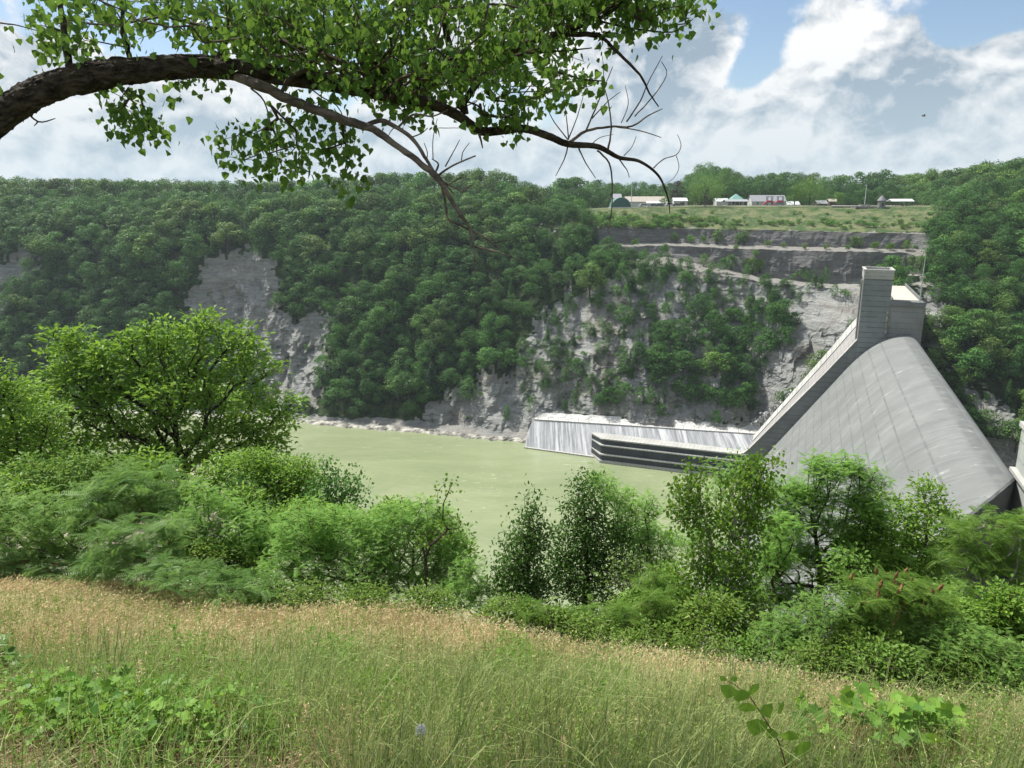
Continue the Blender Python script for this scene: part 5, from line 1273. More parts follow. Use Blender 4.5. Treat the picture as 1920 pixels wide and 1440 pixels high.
thicket('locust_shrub', 'rounded feathery locust shrub at the right end of the left thicket beside the water', 13.2, [(745, 985, 50, 46), (800, 965, 48, 30), (830, 1010, 36, 46), (770, 1050, 80, 50), (845, 1070, 40, 40), (700, 1080, 60, 40)], 'locust', 'locust_leaf', 0.160, 804, 6, cat='shrub', rb=.035)
thicket('sapling', 'slim shoot with small rounded leaves topping the right end of the left thicket', 12.6, [(835, 915, 20, 14), (815, 945, 22, 14), (845, 985, 24, 26), (800, 1000, 30, 26)], 'hang', 'poplar_leaf', 0.060, 64, 5, base=(800, 1090), rb=.03)
thicket('locust_shrub', 'low pale feathery bush at the gap where the water shows', 12, [(880, 1095, 40, 26), (910, 1125, 40, 24), (850, 1120, 44, 22), (880, 1060, 22, 22)], 'locust', 'locust_leaf', 0.128, 252, 5, cat='shrub', rb=.02)
thicket('frond_shrub', 'tall shrub with long drooping silvery fronds in front of the big spreading tree', 14.5, [(210, 915, 56, 30), (280, 905, 54, 28), (240, 960, 66, 36), (310, 940, 30, 28), (180, 975, 46, 36)], 'sumac', 'silver_frond', 0.426, 121, 6, cat='shrub', bark='red_stem', rb=.035)
thicket('frond_shrub', 'silvery frond shrub low in the thicket right of the tangle of green brambles', 12.6, [(230, 1010, 56, 34), (290, 1040, 50, 32), (200, 1060, 50, 26), (310, 985, 34, 26)], 'sumac', 'silver_frond', 0.328, 104, 6, cat='shrub', bark='red_stem', rb=.03)
thicket('frond_shrub', 'row of low frond shoots along the top of the dry grass, below the feathery locusts', 11.5, [(360, 1085, 56, 20), (430, 1100, 50, 20), (300, 1075, 44, 20), (500, 1110, 40, 16)], 'sumac', 'silver_frond', 0.279, 99, 6, cat='shrub', bark='red_stem', rb=.02)
thicket('bramble', 'tangled green bramble thicket at the left edge above the dry grass', 15, [(60, 960, 80, 40), (120, 1000, 70, 44), (30, 1020, 70, 46), (100, 1050, 80, 30), (-40, 960, 60, 80), (160, 940, 40, 40)], 'locust', 'locust_blue', 0.208, 598, 6, cat='shrub', rb=.03)
thicket('frond_shrub', 'low pale frond shoots at the far left of the dry grass edge', 14, [(40, 1062, 60, 20), (110, 1068, 50, 18), (180, 1066, 50, 18), (-20, 1050, 40, 20)], 'sumac', 'silver_frond', 0.279, 99, 6, cat='shrub', bark='red_stem', rb=.02)
thicket('leafy_shrub', 'green leafy shrub between the silvery fronds and the shaggy tree at the left', 17.5, [(110, 920, 60, 46), (150, 880, 50, 36), (60, 890, 50, 36), (200, 880, 40, 30)], 'rosette', 'sumac_leaf', .10, 420, 9, cat='shrub', rb=.04)
thicket('leafy_shrub', 'dark shady shrub under the left end of the vine-hung tree', 15.5, [(450, 930, 40, 30), (500, 960, 40, 30), (540, 1000, 50, 30), (600, 985, 40, 24)], 'glossy', 'dark_leaf', .09, 300, 8, cat='shrub', rb=.04)
# fuller leafy growth knitting the left thicket together
thicket('leafy_shrub', 'bright leafy bush at the foot of the big spreading tree', 18, [(330, 930, 50, 30), (270, 880, 50, 30), (390, 915, 44, 34), (430, 880, 40, 30), (230, 930, 40, 30)], 'rosette', 'oak_leaf', .11, 420, 11, cat='shrub', rb=.04)
thicket('leafy_shrub', 'yellow-green leafy bush between the vine-hung tree and the feathery locusts', 15, [(500, 985, 46, 30), (560, 960, 40, 26), (450, 940, 34, 30), (480, 1020, 40, 30)], 'rosette', 'oak_leaf', .085, 420, 10, cat='shrub', rb=.03)
thicket('leafy_shrub', 'leafy bush in the middle of the left thicket, right of the silvery fronds', 13.4, [(400, 1030, 40, 26), (350, 1060, 40, 22), (460, 1070, 40, 24), (330, 1020, 30, 26)], 'rosette', 'weed_leaf', .08, 360, 10, cat='shrub', rb=.03)
thicket('leafy_shrub', 'leafy bush at the waterside end of the left thicket, behind its slim shoot', 14.2, [(690, 985, 36, 24), (740, 960, 30, 22), (860, 1030, 26, 36), (640, 975, 30, 20), (610, 1010, 30, 22)], 'rosette', 'oak_leaf', .075, 420, 10, cat='shrub', rb=.03)
thicket('leafy_shrub', 'tall leafy growth at the left edge over the bramble tangle', 16.5, [(20, 930, 60, 40), (90, 950, 50, 36), (-30, 980, 60, 50), (160, 980, 40, 30)], 'rosette', 'oak_leaf', .095, 520, 11, cat='shrub', rb=.04)
# ---- right
thicket('conical_tree', 'smaller dark conical young tree standing against the green water', 12, [(993, 945, 16, 24), (985, 990, 30, 30), (975, 1040, 42, 36), (980, 1090, 50, 36), (1010, 1110, 36, 30), (1005, 1020, 30, 34), (950, 1080, 30, 36)], 'glossy', 'dark_leaf', .068, 520, 10, base=(985, 1150), stem=[(990, 1050), (993, 980)], rb=.045, bark='bark', inner=.5)
thicket('conical_tree', 'larger dark conical young tree right of the smaller one, in front of the water', 12.6, [(1098, 915, 26, 26), (1100, 960, 42, 34), (1080, 1010, 46, 40), (1130, 1010, 48, 40), (1090, 1070, 58, 44), (1150, 1060, 40, 42), (1050, 1075, 30, 36), (1110, 1120, 50, 30), (1165, 990, 26, 30)], 'glossy', 'dark_leaf', .07, 860, 10, base=(1095, 1175), stem=[(1100, 1080), (1098, 970)], rb=.055, bark='bark', inner=.5)
thicket('locust_tree', 'thin feathery locust behind and right of the larger conical tree', 14.5, [(1125, 905, 34, 20), (1160, 935, 36, 24), (1205, 950, 36, 26), (1190, 995, 44, 30), (1230, 1020, 50, 34), (1200, 1060, 44, 30), (1240, 1085, 40, 26)], 'locust', 'locust_leaf', .15, 620, 6, base=(1190, 1180), rb=.04)
thicket('bare_shrub', 'nearly bare grey shrub between the conical tree and the poplars', 11.6, [(1170, 1070, 40, 36), (1210, 1060, 30, 40), (1185, 1110, 50, 26)], 'small', 'shrub_leaf', .05, 170, 4, cat='shrub', base=(1190, 1175), bark='deadwood', rb=.03)
thicket('poplar_sapling', 'left of two slender pale-trunked young poplars in front of the basin wall', 10.6, [(1300, 890, 24, 26), (1290, 930, 38, 28), (1320, 975, 36, 30), (1275, 965, 22, 24), (1325, 1040, 30, 36), (1300, 1075, 34, 34), (1330, 1120, 34, 30)], 'hang', 'poplar_leaf', 0.056, 374, 7, base=(1345, 1225), stem=[(1344, 1150), (1338, 1080), (1332, 1010), (1310, 930)], bark='white_bark', rb=.038)
thicket('poplar_sapling', 'right one of two slender pale-trunked young poplars, leaning over the foot of the dam', 10.2, [(1415, 880, 28, 22), (1395, 915, 34, 26), (1425, 925, 26, 28), (1385, 965, 38, 32), (1420, 975, 28, 30), (1385, 1030, 42, 36), (1375, 1085, 48, 36), (1400, 1130, 40, 34), (1450, 868, 6, 12)], 'hang', 'poplar_leaf', 0.056, 648, 7, base=(1352, 1235), stem=[(1356, 1150), (1366, 1060), (1380, 970), (1400, 910)], bark='white_bark', rb=.040)
thicket('locust_tree', 'bright feathery locust crowded behind the two poplars', 13.6, [(1375, 880, 40, 26), (1350, 930, 30, 40), (1440, 960, 40, 44), (1450, 1010, 40, 44), (1350, 1010, 40, 50), (1430, 1060, 44, 40), (1290, 1010, 30, 30)], 'locust', 'locust_leaf', 0.136, 529, 5, base=(1400, 1200), rb=.04)
thicket('locust_tree', 'tall airy locust tree with forked dark trunk in front of the spillway face', 13, [(1590, 875, 34, 24), (1545, 880, 40, 24), (1630, 900, 34, 26), (1480, 920, 46, 30), (1530, 930, 46, 26), (1610, 940, 40, 24), (1490, 975, 40, 22), (1560, 985, 50, 24), (1465, 1030, 34, 26), (1510, 1040, 36, 24), (1600, 1010, 40, 26), (1640, 960, 30, 30)], 'locust', 'locust_leaf', .150, 1050, 6, base=(1530, 1175), stem=[(1537, 1120), (1538, 1060), (1530, 1010)], bark='bark', rb=.050, bf=.55, inner=.1)
thicket('young_tree', 'half bare little tree whose twigs cross the grey spillway face', 12.4, [(1480, 1060, 40, 22), (1450, 1090, 30, 24), (1510, 1085, 26, 20)], 'locust', 'locust_leaf', 0.096, 69, 3, base=(1512, 1180), bark='bark', rb=.035, bf=.25)
thicket('leafy_tree', 'upright light green young tree left of the frond tree, topping the right thicket', 13.5, [(1740, 920, 26, 22), (1725, 965, 44, 32), (1780, 975, 34, 28), (1680, 990, 40, 34), (1700, 1040, 60, 36), (1760, 1030, 50, 36), (1660, 940, 26, 24), (1800, 1000, 26, 26), (1640, 1050, 50, 36), (1720, 1090, 70, 36)], 'rosette', 'oak_leaf', .068, 1000, 10, base=(1715, 1190), stem=[(1725, 1090), (1738, 1000)], bark='bark', rb=.05)
thicket('frond_tree', 'light green frond-leaved tree at the right edge below the dark end wall', 10.5, [(1815, 985, 40, 20), (1870, 980, 40, 20), (1850, 1030, 60, 34), (1900, 1050, 50, 40), (1810, 1050, 44, 36), (1870, 1100, 60, 40), (1930, 1000, 40, 40), (1830, 1140, 60, 30)], 'sumac', 'sumac_leaf', .22, 230, 5, base=(1855, 1230), stem=[(1850, 1130), (1840, 1060)], bark='white_bark', rb=.04)
thicket('leafy_tree', 'darker leafy tree filling the space behind the red-coned sumac', 12, [(1640, 1110, 50, 34), (1700, 1130, 60, 40), (1780, 1130, 60, 40), (1850, 1150, 60, 44), (1900, 1160, 50, 40), (1590, 1060, 36, 30)], 'rosette', 'locust_blue', .075, 700, 10, base=(1740, 1230), bark='bark', rb=.05)
thicket('sumac', 'sumac shrub with reddish brown cones among stiff fronds', 9, [(1640, 1110, 56, 30), (1700, 1115, 60, 34), (1750, 1130, 40, 34), (1620, 1160, 54, 34), (1680, 1175, 66, 34), (1740, 1180, 44, 30)], 'sumac', 'sumac_leaf', .17, 260, 7, cat='shrub', bark='red_stem', rb=.025, extra=cones(15, .12))
thicket('sumac', 'low yellow-green sumac row below the two dark conical trees', 10, [(1000, 1145, 36, 16), (1060, 1160, 44, 20), (1120, 1165, 50, 24), (1180, 1155, 44, 28), (1230, 1130, 36, 34), (1210, 1175, 50, 20)], 'sumac', 'sumac_leaf', 0.197, 165, 7, cat='shrub', bark='red_stem', rb=.02)
thicket('sumac', 'spiky sumac clump with upright fronds just left of the two poplars', 10.8, [(1235, 1095, 36, 26), (1270, 1120, 30, 26), (1250, 1150, 40, 24)], 'sumac', 'sumac_leaf', 0.213, 66, 8, cat='shrub', bark='red_stem', rb=.02)
thicket('locust_shrub', 'bluish green feathery bush at the grass edge right of the poplars', 9, [(1500, 1165, 60, 26), (1560, 1140, 56, 34), (1460, 1190, 50, 22), (1540, 1195, 66, 26), (1600, 1170, 40, 34)], 'locust', 'locust_blue', 0.104, 482, 6, cat='shrub', rb=.02)
thicket('locust_shrub', 'bluish green feathery bush below the right edge trees and right of the coned sumac', 8.4, [(1790, 1190, 60, 30), (1850, 1215, 66, 34), (1750, 1215, 50, 26), (1900, 1240, 50, 30), (1820, 1245, 60, 20)], 'locust', 'locust_blue', 0.100, 529, 6, cat='shrub', rb=.02)
thicket('leafy_shrub', 'leafy green shrub around the feet of the two poplars', 9.6, [(1310, 1165, 44, 26), (1380, 1185, 50, 24), (1270, 1180, 40, 20), (1430, 1170, 36, 26), (1350, 1140, 40, 26)], 'rosette', 'weed_leaf', .065, 420, 8, cat='shrub', rb=.02)
thicket('leafy_shrub', 'shady leafy shrub at the bottom of the right thicket under the coned sumac', 8.6, [(1640, 1210, 56, 22), (1700, 1220, 50, 20), (1760, 1245, 50, 20), (1880, 1275, 50, 22), (1590, 1205, 40, 20)], 'glossy', 'weed_leaf', .06, 420, 8, cat='shrub', rb=.02)
for px, py, D, sz in [(500, 1118, 11.8, .05), (1040, 1172, 9.8, .05), (590, 1120, 11.5, .05), (690, 1125, 11.2, .05), (800, 1130, 11, .05), (960, 1150, 10, .05)]:
    thicket('leafy_shrub', {500: 'low leafy bush at the grass edge below the vine-hung tree', 1040: 'low leafy bush at the grass edge between the two conical trees', 590: 'low leafy bush at the grass edge below the feathery locusts', 690: 'low leafy bush in the middle of the grass edge under the left thicket', 800: 'low leafy bush at the grass edge under the right end of the left thicket', 960: 'low leafy bush at the grass edge just left of the conical trees'}[px], D, [(px - 30, py, 40, 16), (px + 30, py + 5, 40, 16), (px, py - 10, 40, 16)], 'rosette', 'weed_leaf', sz, 170, 8, cat='shrub', rb=.015)

# ================================================================== GRASS AND WEEDS
def clear(x, y):
    """short grass where vines and straw cover the ground"""
    px, py = proj(np.stack([x, y, ground_z(x, y) + .15], -1)); d = np.zeros_like(x)
    for cx, cy_, rx, ry in [(140, 1420, 330, 95), (470, 1440, 180, 60), (1620, 1450, 170, 45)]: d = np.maximum(d, 1.3 - ((px - cx) / rx) ** 2 - ((py - cy_) / ry) ** 2)
    return np.clip(d, 0, .93)
def blades(n, hfun, wfun, xs, ys, dens, mat, name, label, curl=.5, heads=0.0, amask=None):
    x = rng.uniform(*xs, n); y = rng.uniform(*ys, n); keep = (y < edge_y(x) + .8) & (y > 1.4) & (np.abs(x) < 2.0 + y * .82); x, y = x[keep], y[keep]
    d = dens(x, y) * (1 - clear(x, y)); keep = rng.random(len(x)) < d; x, y = x[keep], y[keep]; n = len(x); z = ground_z(x, y) - .02
    h = hfun(x, y, n); w_ = wfun(x, y, n); th = rng.uniform(0, 2 * math.pi, n); side = np.stack([np.cos(th), np.sin(th), 0 * th], 1); ln = np.stack([-np.sin(th), np.cos(th), 0 * th], 1)
    wind = np.array([.55, .1, 0]); ln = norm(ln + wind * .8); c = rng.uniform(.1, 1, n)[:, None] * curl * h[:, None]
    B = np.stack([x, y, z], 1); up_ = np.array([0, 0, 1.0]); hh = h[:, None]
    p1 = B + up_ * hh * .45 + ln * c * .22; p2 = B + up_ * hh * .8 + ln * c * .62; p3 = B + up_ * hh * (.95 - .25 * c / hh) + ln * c * 1.05
    s = side * w_[:, None]; V = np.stack([B - s, B + s, p1 - s * .8, p1 + s * .8, p2 - s * .5, p2 + s * .5, p3], 1)
    base = (np.arange(n) * 7)[:, None]; Qd = np.concatenate([base + [0, 1, 3, 2], base + [2, 3, 5, 4]]); T = base + [4, 5, 6]
    v = np.clip(rng.normal(.5, .25, n) + (amask(x, y) if amask else 0), 0, 1); b = MB(); b.add(V.reshape(-1, 3), Qd, T)
    b.qa = [np.concatenate([v, v])]; b.ta = [v]
    if heads:
        k = rng.random(n) < heads; e_ = p3[k] - .02 * up_; m_ = k.sum(); dd = norm(p3[k] - p2[k] + rng.normal(size=(m_, 3)) * .03)
        for rr_ in range(2):
            Vh, Qh = stamp(CARD[0] * [.40, 1, 1], CARD[1], e_ - dd * .03, dd, rvec(m_), np.interp(e_[:, 1], [2, 6, 14], [.016, .030, .055]) * rng.uniform(.7, 1.3, m_)); b.add(Vh, Qh, a=np.clip(v[k] + .25, 0, 1))
    o = b.build(name, M[mat]); tag(o, label, 'grass', kind='stuff'); print(name, n)
def drymask(x, y):
    """1 where the meadow is dry and straw coloured"""
    px, py = proj(np.stack([x, y, ground_z(x, y) + .3], -1)); e = edge_y(x)
    lim = np.interp(px, [0, 300, 700, 1000, 1300, 1600, 1920], [1190, 1195, 1212, 1252, 1292, 1314, 1350]); f = 1 / (1 + np.exp((py - lim) / 22)); f = f + .42 * fbm(x / 1.3, y / 2.0, 4)
    return np.clip(f, 0, 1)
wf = lambda k: (lambda x, y, n: k * (0.55 + y / 9) * rng.uniform(.7, 1.3, n))
blades(420000, lambda x, y, n: rng.uniform(.26, .52, n), wf(.0017), (-14, 13), (1.5, 18.5), lambda x, y: .07 + .93 * drymask(x, y), 'grass_dry', 'dry_grass', 'tall dry straw-coloured grass covering the upper part of the meadow', .6, .85, lambda x, y: .3 * fbm(x / .9, y / 1.2, 3))
blades(380000, lambda x, y, n: rng.uniform(.22, .60, n), wf(.0019), (-14, 13), (1.5, 18.5), lambda x, y: .08 + .92 * (1 - drymask(x, y)) * (.75 + .25 * fbm(x / .7, y / .7, 2)), 'grass_green', 'green_grass', 'green and yellow-green meadow grass in the foreground', .4, .45, lambda x, y: .25 * fbm(x / .8, y / .8, 3))
# dense field weeds: thin upright stems with tiny leaves
def weeds(n, dens, size, hr, mat, name, label, per=9, flower=None, reach=(-10, 10, 1.6, 11)):
    x = rng.uniform(reach[0], reach[1], n); y = rng.uniform(reach[2], reach[3], n); k = (np.abs(x) < 1.5 + .8 * y) & (y < edge_y(x)); x, y = x[k], y[k]; k = rng.random(len(x)) < dens(x, y); x, y = x[k], y[k]; n = len(x); z = ground_z(x, y)
    h = rng.uniform(*hr, n); lean = rng.normal(size=(n, 2)) * .12; b = MB()
    B = np.stack([x, y, z], 1); Tt = B + np.stack([lean[:, 0] * h, lean[:, 1] * h, h], 1); s = np.array([.0016, .0006, 0]) * (1 + y[:, None] / 6)
    V = np.stack([B - s, B + s, Tt + s * .5, Tt - s * .5], 1); b.add(V.reshape(-1, 3), np.arange(n * 4).reshape(-1, 4), a=.25)
    f = rng.uniform(.25, 1.0, (n, per)); Pn = (B[:, None] + (Tt - B)[:, None] * f[..., None]).reshape(-1, 3); m_ = len(Pn); th = rng.uniform(0, 6.28, m_); A = norm(np.stack([np.cos(th), np.sin(th), rng.uniform(-.2, .9, m_)], 1))
    V, Qd = stamp(OVAL[0] * [1.1, 1, 1], OVAL[1], Pn, A, norm(rng.normal(size=(m_, 3)) * .5 + [0, 0, 1]), size * rng.uniform(.6, 1.3, m_) * np.repeat(np.interp(y, [2, 10], [.9, 1.3]), per)); b.add(V, Qd, a=np.repeat(np.clip(rng.normal(.5, .25, m_), 0, 1), 2))
    o = b.build(name, M[mat]); tag(o, label, 'weeds', kind='stuff'); print(name, n)
weeds(20000, lambda x, y: .15 + .85 * np.clip((1 - drymask(x, y)) * (.5 + .8 * fbm(x / 1.1, y / 1.1 + 5, 3)), 0, 1), .026, (.25, .55), 'weed_leaf', 'field_weeds', 'thin green meadow weeds mixed through the foreground grass')
cl = np.array([at(px, py, 1.0) / 1.0 for px, py in [(130, 1300), (60, 1280), (450, 1290), (520, 1340), (620, 1240), (330, 1240), (960, 1230), (1130, 1270), (1110, 1330), (1480, 1290), (1740, 1330), (1870, 1330), (300, 1360), (560, 1210), (1560, 1250)]])
def cluster(x, y):
    P_ = np.stack([x, y, ground_z(x, y) + .2], -1); px, py = proj(P_); d = np.zeros_like(x)
    for cx, cy_, r_ in [(130, 1310, 90), (330, 1250, 80), (480, 1330, 110), (620, 1240, 70), (960, 1240, 60), (1120, 1300, 90), (1480, 1290, 70), (1740, 1330, 80), (1870, 1340, 90), (300, 1370, 160), (1560, 1260, 50), (700, 1300, 60)]:
        d = np.maximum(d, 1.0 - ((px - cx) ** 2 + ((py - cy_) * 1.5) ** 2) / r_ ** 2)
    return np.clip(d * 1.0 * (.8 + fbm(x / .5, y / .5, 3)), 0, .9)
weeds(46000, cluster, .034, (.2, .50), 'vine_leaf', 'leafy_weeds', 'patches of broad-leaved bright green weeds standing in the meadow grass', 10)

# low growth hiding the break of the slope along the right side of the grass
for px, py, D, st, mt, sz, l in [
    (1120, 1192, 9.6, 'rosette', 'weed_leaf', .05, 'low leafy growth at the grass edge below the larger conical tree'), (1230, 1205, 9.2, 'rosette', 'weed_leaf', .05, 'low leafy growth at the grass edge left of the poplar trunks'),
    (1330, 1222, 8.9, 'glossy', 'weed_leaf', .05, 'shady low growth right at the base of the poplar trunks'), (1440, 1222, 8.7, 'rosette', 'locust_blue', .05, 'bluish low growth between the poplars and the coned sumac'),
    (1550, 1232, 8.4, 'rosette', 'weed_leaf', .05, 'yellow-green low growth under the bluish feathery bush'), (1660, 1242, 8.3, 'rosette', 'sumac_leaf', .055, 'low bush directly below the coned sumac at the grass edge'),
    (1770, 1262, 8.2, 'glossy', 'weed_leaf', .055, 'low dark-leaved bush right of the coned sumac at the grass edge'), (1880, 1285, 8.1, 'rosette', 'locust_blue', .055, 'low bluish bush in the right corner of the grass edge'), (1960, 1290, 8.1, 'rosette', 'weed_leaf', .055, 'low leafy bush cut by the right edge of the picture')]:
    thicket('leafy_shrub', l, D, [(px - 40, py, 40, 20), (px + 40, py + 6, 40, 20), (px, py - 12, 46, 24), (px, py + 26, 60, 16)], st, mt, sz, 300, 8, cat='shrub', rb=.012)

thicket('leafy_tree', 'bright leafy young tree between the airy locust and the upright light green one', 12.8, [(1640, 1000, 36, 30), (1600, 1040, 40, 30), (1660, 1060, 44, 34), (1570, 1080, 40, 30), (1620, 960, 24, 22)], 'rosette', 'oak_leaf', .070, 560, 11, base=(1620, 1180), rb=.04, bark='bark')
thicket('locust_tree', 'feathery locust filling the gap right of the poplars, over the grey face', 12.2, [(1470, 990, 34, 26), (1455, 1050, 34, 30), (1490, 1120, 44, 24), (1440, 1110, 30, 30)], 'locust', 'locust_leaf', .14, 360, 6, base=(1470, 1190), rb=.035)
thicket('leafy_shrub', 'light leafy bush against the right edge below the frond-leaved tree', 9.6, [(1890, 1130, 40, 34), (1920, 1180, 40, 40), (1840, 1170, 44, 30), (1790, 1150, 40, 26)], 'rosette', 'oak_leaf', .065, 520, 10, cat='shrub', rb=.03)
thicket('leafy_shrub', 'light leafy bush between the two poplars and the conical tree', 11.2, [(1210, 1110, 30, 26), (1260, 1090, 26, 30), (1180, 1140, 34, 22), (1290, 1130, 30, 26)], 'rosette', 'oak_leaf', .060, 420, 10, cat='shrub', rb=.025)
# long arching blades close to the camera
blades(26000, lambda x, y, n: rng.uniform(.45, .85, n), lambda x, y, n: .0030 * rng.uniform(.7, 1.3, n), (-5, 5), (1.8, 6.5), lambda x, y: np.clip(.35 + .9 * fbm(x / .6, y / .6, 3), 0, 1), 'grass_green', 'tall_grass', 'taller clumps of long arching green grass near the bottom of the picture', 1.0, .15, lambda x, y: -.12 + .3 * fbm(x / .5, y / .5, 2))
# ---- vines, straw and small plants right in front of the camera
def gpt(px, py, lift=0.0):
    """ground under a photo position"""
    a, b, c = ray(px, py); y = 2.0
    for _ in range(60):
        x = a / b * y; gz = float(ground_z(x, y)) + lift; y2 = gz / (c / b); y = y * .6 + y2 * .4
    return np.array([a / b * y, y, gz])
LOBED = (np.array([(0, 0, 0), (-.30, -.10, .05), (-.52, .22, .06), (-.30, .40, .03), (-.42, .72, .05), (-.10, .62, .0), (0, 1.02, -.10), (.30, -.10, .05), (.52, .22, .06), (.30, .40, .03), (.42, .72, .05), (.10, .62, 0), (0, .35, -.03)]),
         np.array([(0, 12, 2, 1), (12, 3, 3, 2), (12, 5, 4, 3), (12, 6, 6, 5), (0, 7, 8, 12), (12, 8, 9, 9), (12, 9, 10, 11), (12, 11, 6, 6)]))
def lobed():
    V, Q = LOBED; Qs = [q for q in Q]; Q4 = [q for q in Qs if len(set(q)) == 4]; T3 = []
    for q in Qs:
        if len(set(q)) == 3:
            t = []; [t.append(v) for v in q if v not in t]; T3.append(t)
    return V, np.array(Q4), np.array(T3)
LV, LQ, LT = lobed()
def vine_patch(name, label, pts, n, size, mat='vine_leaf', lift=(.12, .45), cat='vine', D=None):
    e = empty(name, gpt(*pts[0][:2])); o0 = np.array(e.location); tag(e, label, cat); b = MB(); st = MB()
    w_ = np.array([p_[2] ** 2 for p_ in pts], float); k = rng.choice(len(pts), n, p=w_ / w_.sum()); P_ = []
    for i in range(n):
        px, py, r_ = pts[k[i]]; q = gpt(px + rng.normal() * r_ * .5, min(py + rng.normal() * r_ * .3, 1475)); q[2] += rng.uniform(*lift); P_.append(q)
    P_ = np.array(P_); th = rng.uniform(0, 6.28, n); A = norm(np.stack([np.cos(th), np.sin(th) - .5, rng.uniform(-.5, .35, n)], 1)); Nn = norm(rng.normal(size=(n, 3)) * .45 + [0, -.25, 1]); S = size * rng.uniform(.5, 1.25, n)
    V, Qd = stamp(LV, LQ, P_, A, Nn, S); _, T3 = stamp(LV, LT, P_, A, Nn, S); v = np.clip(rng.normal(.5, .28, n), 0, 1)
    b.add(V, Qd, a=np.repeat(v, len(LQ))); b.T.append(T3); b.ta.append(np.repeat(v, len(LT))); b.tm.append(np.zeros(len(T3), int)); b.build('foliage', M[mat], e, off=o0)
    for i in range(0, n, 2):
        q = P_[i]; g_ = q + [rng.normal() * .12, rng.normal() * .12, 0]; g_[2] = float(ground_z(g_[0], g_[1])) ; st.tube([g_, (g_ + q) / 2 + rng.normal(size=3) * .02, q], .0022, 3, caps=False)
    st.build('stem', M['red_stem'], e, off=o0); return e
vine_patch('creeping_vine', 'bright green lobed vine leaves spread over the bottom left corner', [(60, 1350, 90), (180, 1370, 90), (270, 1395, 80), (330, 1350, 60), (120, 1400, 70), (240, 1340, 60)], 560, .085)
vine_patch('creeping_vine', 'vine leaves at the foot of the picture left of the straw bundle', [(400, 1400, 60), (470, 1380, 60), (330, 1420, 60), (300, 1430, 60)], 240, .075)
vine_patch('creeping_vine', 'large sunlit grape leaves along the bottom right of the picture', [(1540, 1420, 40), (1600, 1400, 50), (1660, 1420, 50), (1500, 1440, 30), (1700, 1440, 40), (1760, 1435, 40)], 150, .125, lift=(.28, .60))
vine_patch('nettle_patch', 'dark green pointed leaves at the far left edge of the meadow', [(8, 1245, 14), (0, 1290, 20), (30, 1300, 20)], 60, .11, 'dark_leaf', (.1, .5), 'weed')
# arching grape shoot
D = 3.3; e = empty('grape_shoot', at(1475, 1430, D)); o0 = np.array(e.location); tag(e, 'arching grape shoot with a file of heart-shaped leaves above the grass on the right', 'vine')
pth_ = [at(x, y, D + d_) for x, y, d_ in [(1475, 1440, 0), (1460, 1390, .02), (1432, 1345, .0), (1405, 1305, .05), (1375, 1282, .08), (1352, 1272, .1)]]
MB().tube(pth_, [.004, .0038, .0034, .003, .002, .001], 5).build('stem', M['red_stem'], e, off=o0)
LL = [(1368, 1292, .075, .3), (1392, 1300, .085, .2), (1410, 1292, .07, -.4), (1403, 1325, .085, .1), (1432, 1330, .07, -.9), (1420, 1355, .10, .1), (1358, 1276, .035, .6), (1376, 1276, .03, -.2), (1460, 1330, .06, -1.2), (1480, 1378, .08, -.4), (1450, 1375, .06, .8), (1500, 1400, .09, -.6)]
b = MB()
for px, py, s_, a_ in LL:
    q = at(px, py - 8, D + rng.normal() * .03)[None]; V, Qd = stamp(DELT[0] * [1.25, 1, 1.6], DELT[1], q, np.array([[math.sin(a_) * -.6, rng.normal() * .2, -.9]]), np.array([[.3 * rng.normal(), -1, .45]]), s_); b.add(V, Qd, a=rng.uniform(.6, 1))
b.build('foliage', M['vine_leaf'], e, off=o0)
# straw bundle and dead stalks
def straw(name, label, pts, n, ln, cat='straw'):
    b = MB()
    for i in range(n):
        px, py, r_ = pts[rng.integers(len(pts))]; q = gpt(px + rng.normal() * r_, min(py + rng.normal() * r_ * .35, 1490)); q[2] += rng.uniform(0, .10); th = rng.normal() * .9 + (0 if rng.random() < .7 else 1.4); l = ln * rng.uniform(.4, 1.3)
        d = np.array([math.cos(th), math.sin(th) * .6, rng.uniform(-.25, .45)]); m_ = q + d * l * .5 + [0, 0, .05 * rng.normal()]; b.tube([q, m_, q + d * l + [0, 0, -.04]], [.0026, .0022, .001], 3, caps=False, a=rng.uniform(0, 1))
    o = b.build(name, M['straw']); tag(o, label, cat, kind='stuff')
straw('dead_straw', 'tangle of dead brown stalks heaped along the bottom left edge', [(60, 1430, 60), (130, 1420, 70), (200, 1410, 60), (20, 1440, 50), (300, 1445, 60), (420, 1440, 60), (560, 1440, 50), (600, 1430, 30)], 1500, .22)
straw('cut_straw', 'pale fallen stalks lying in the grass left of the middle', [(540, 1360, 30), (560, 1390, 30), (590, 1410, 26), (500, 1350, 30), (160, 1345, 20)], 160, .26)
straw('loose_straw', 'single pale dry stalks scattered through the foreground grass', [(700, 1420, 120), (1000, 1420, 120), (1300, 1420, 120), (300, 1300, 160), (900, 1330, 200), (1700, 1380, 140)], 260, .3)
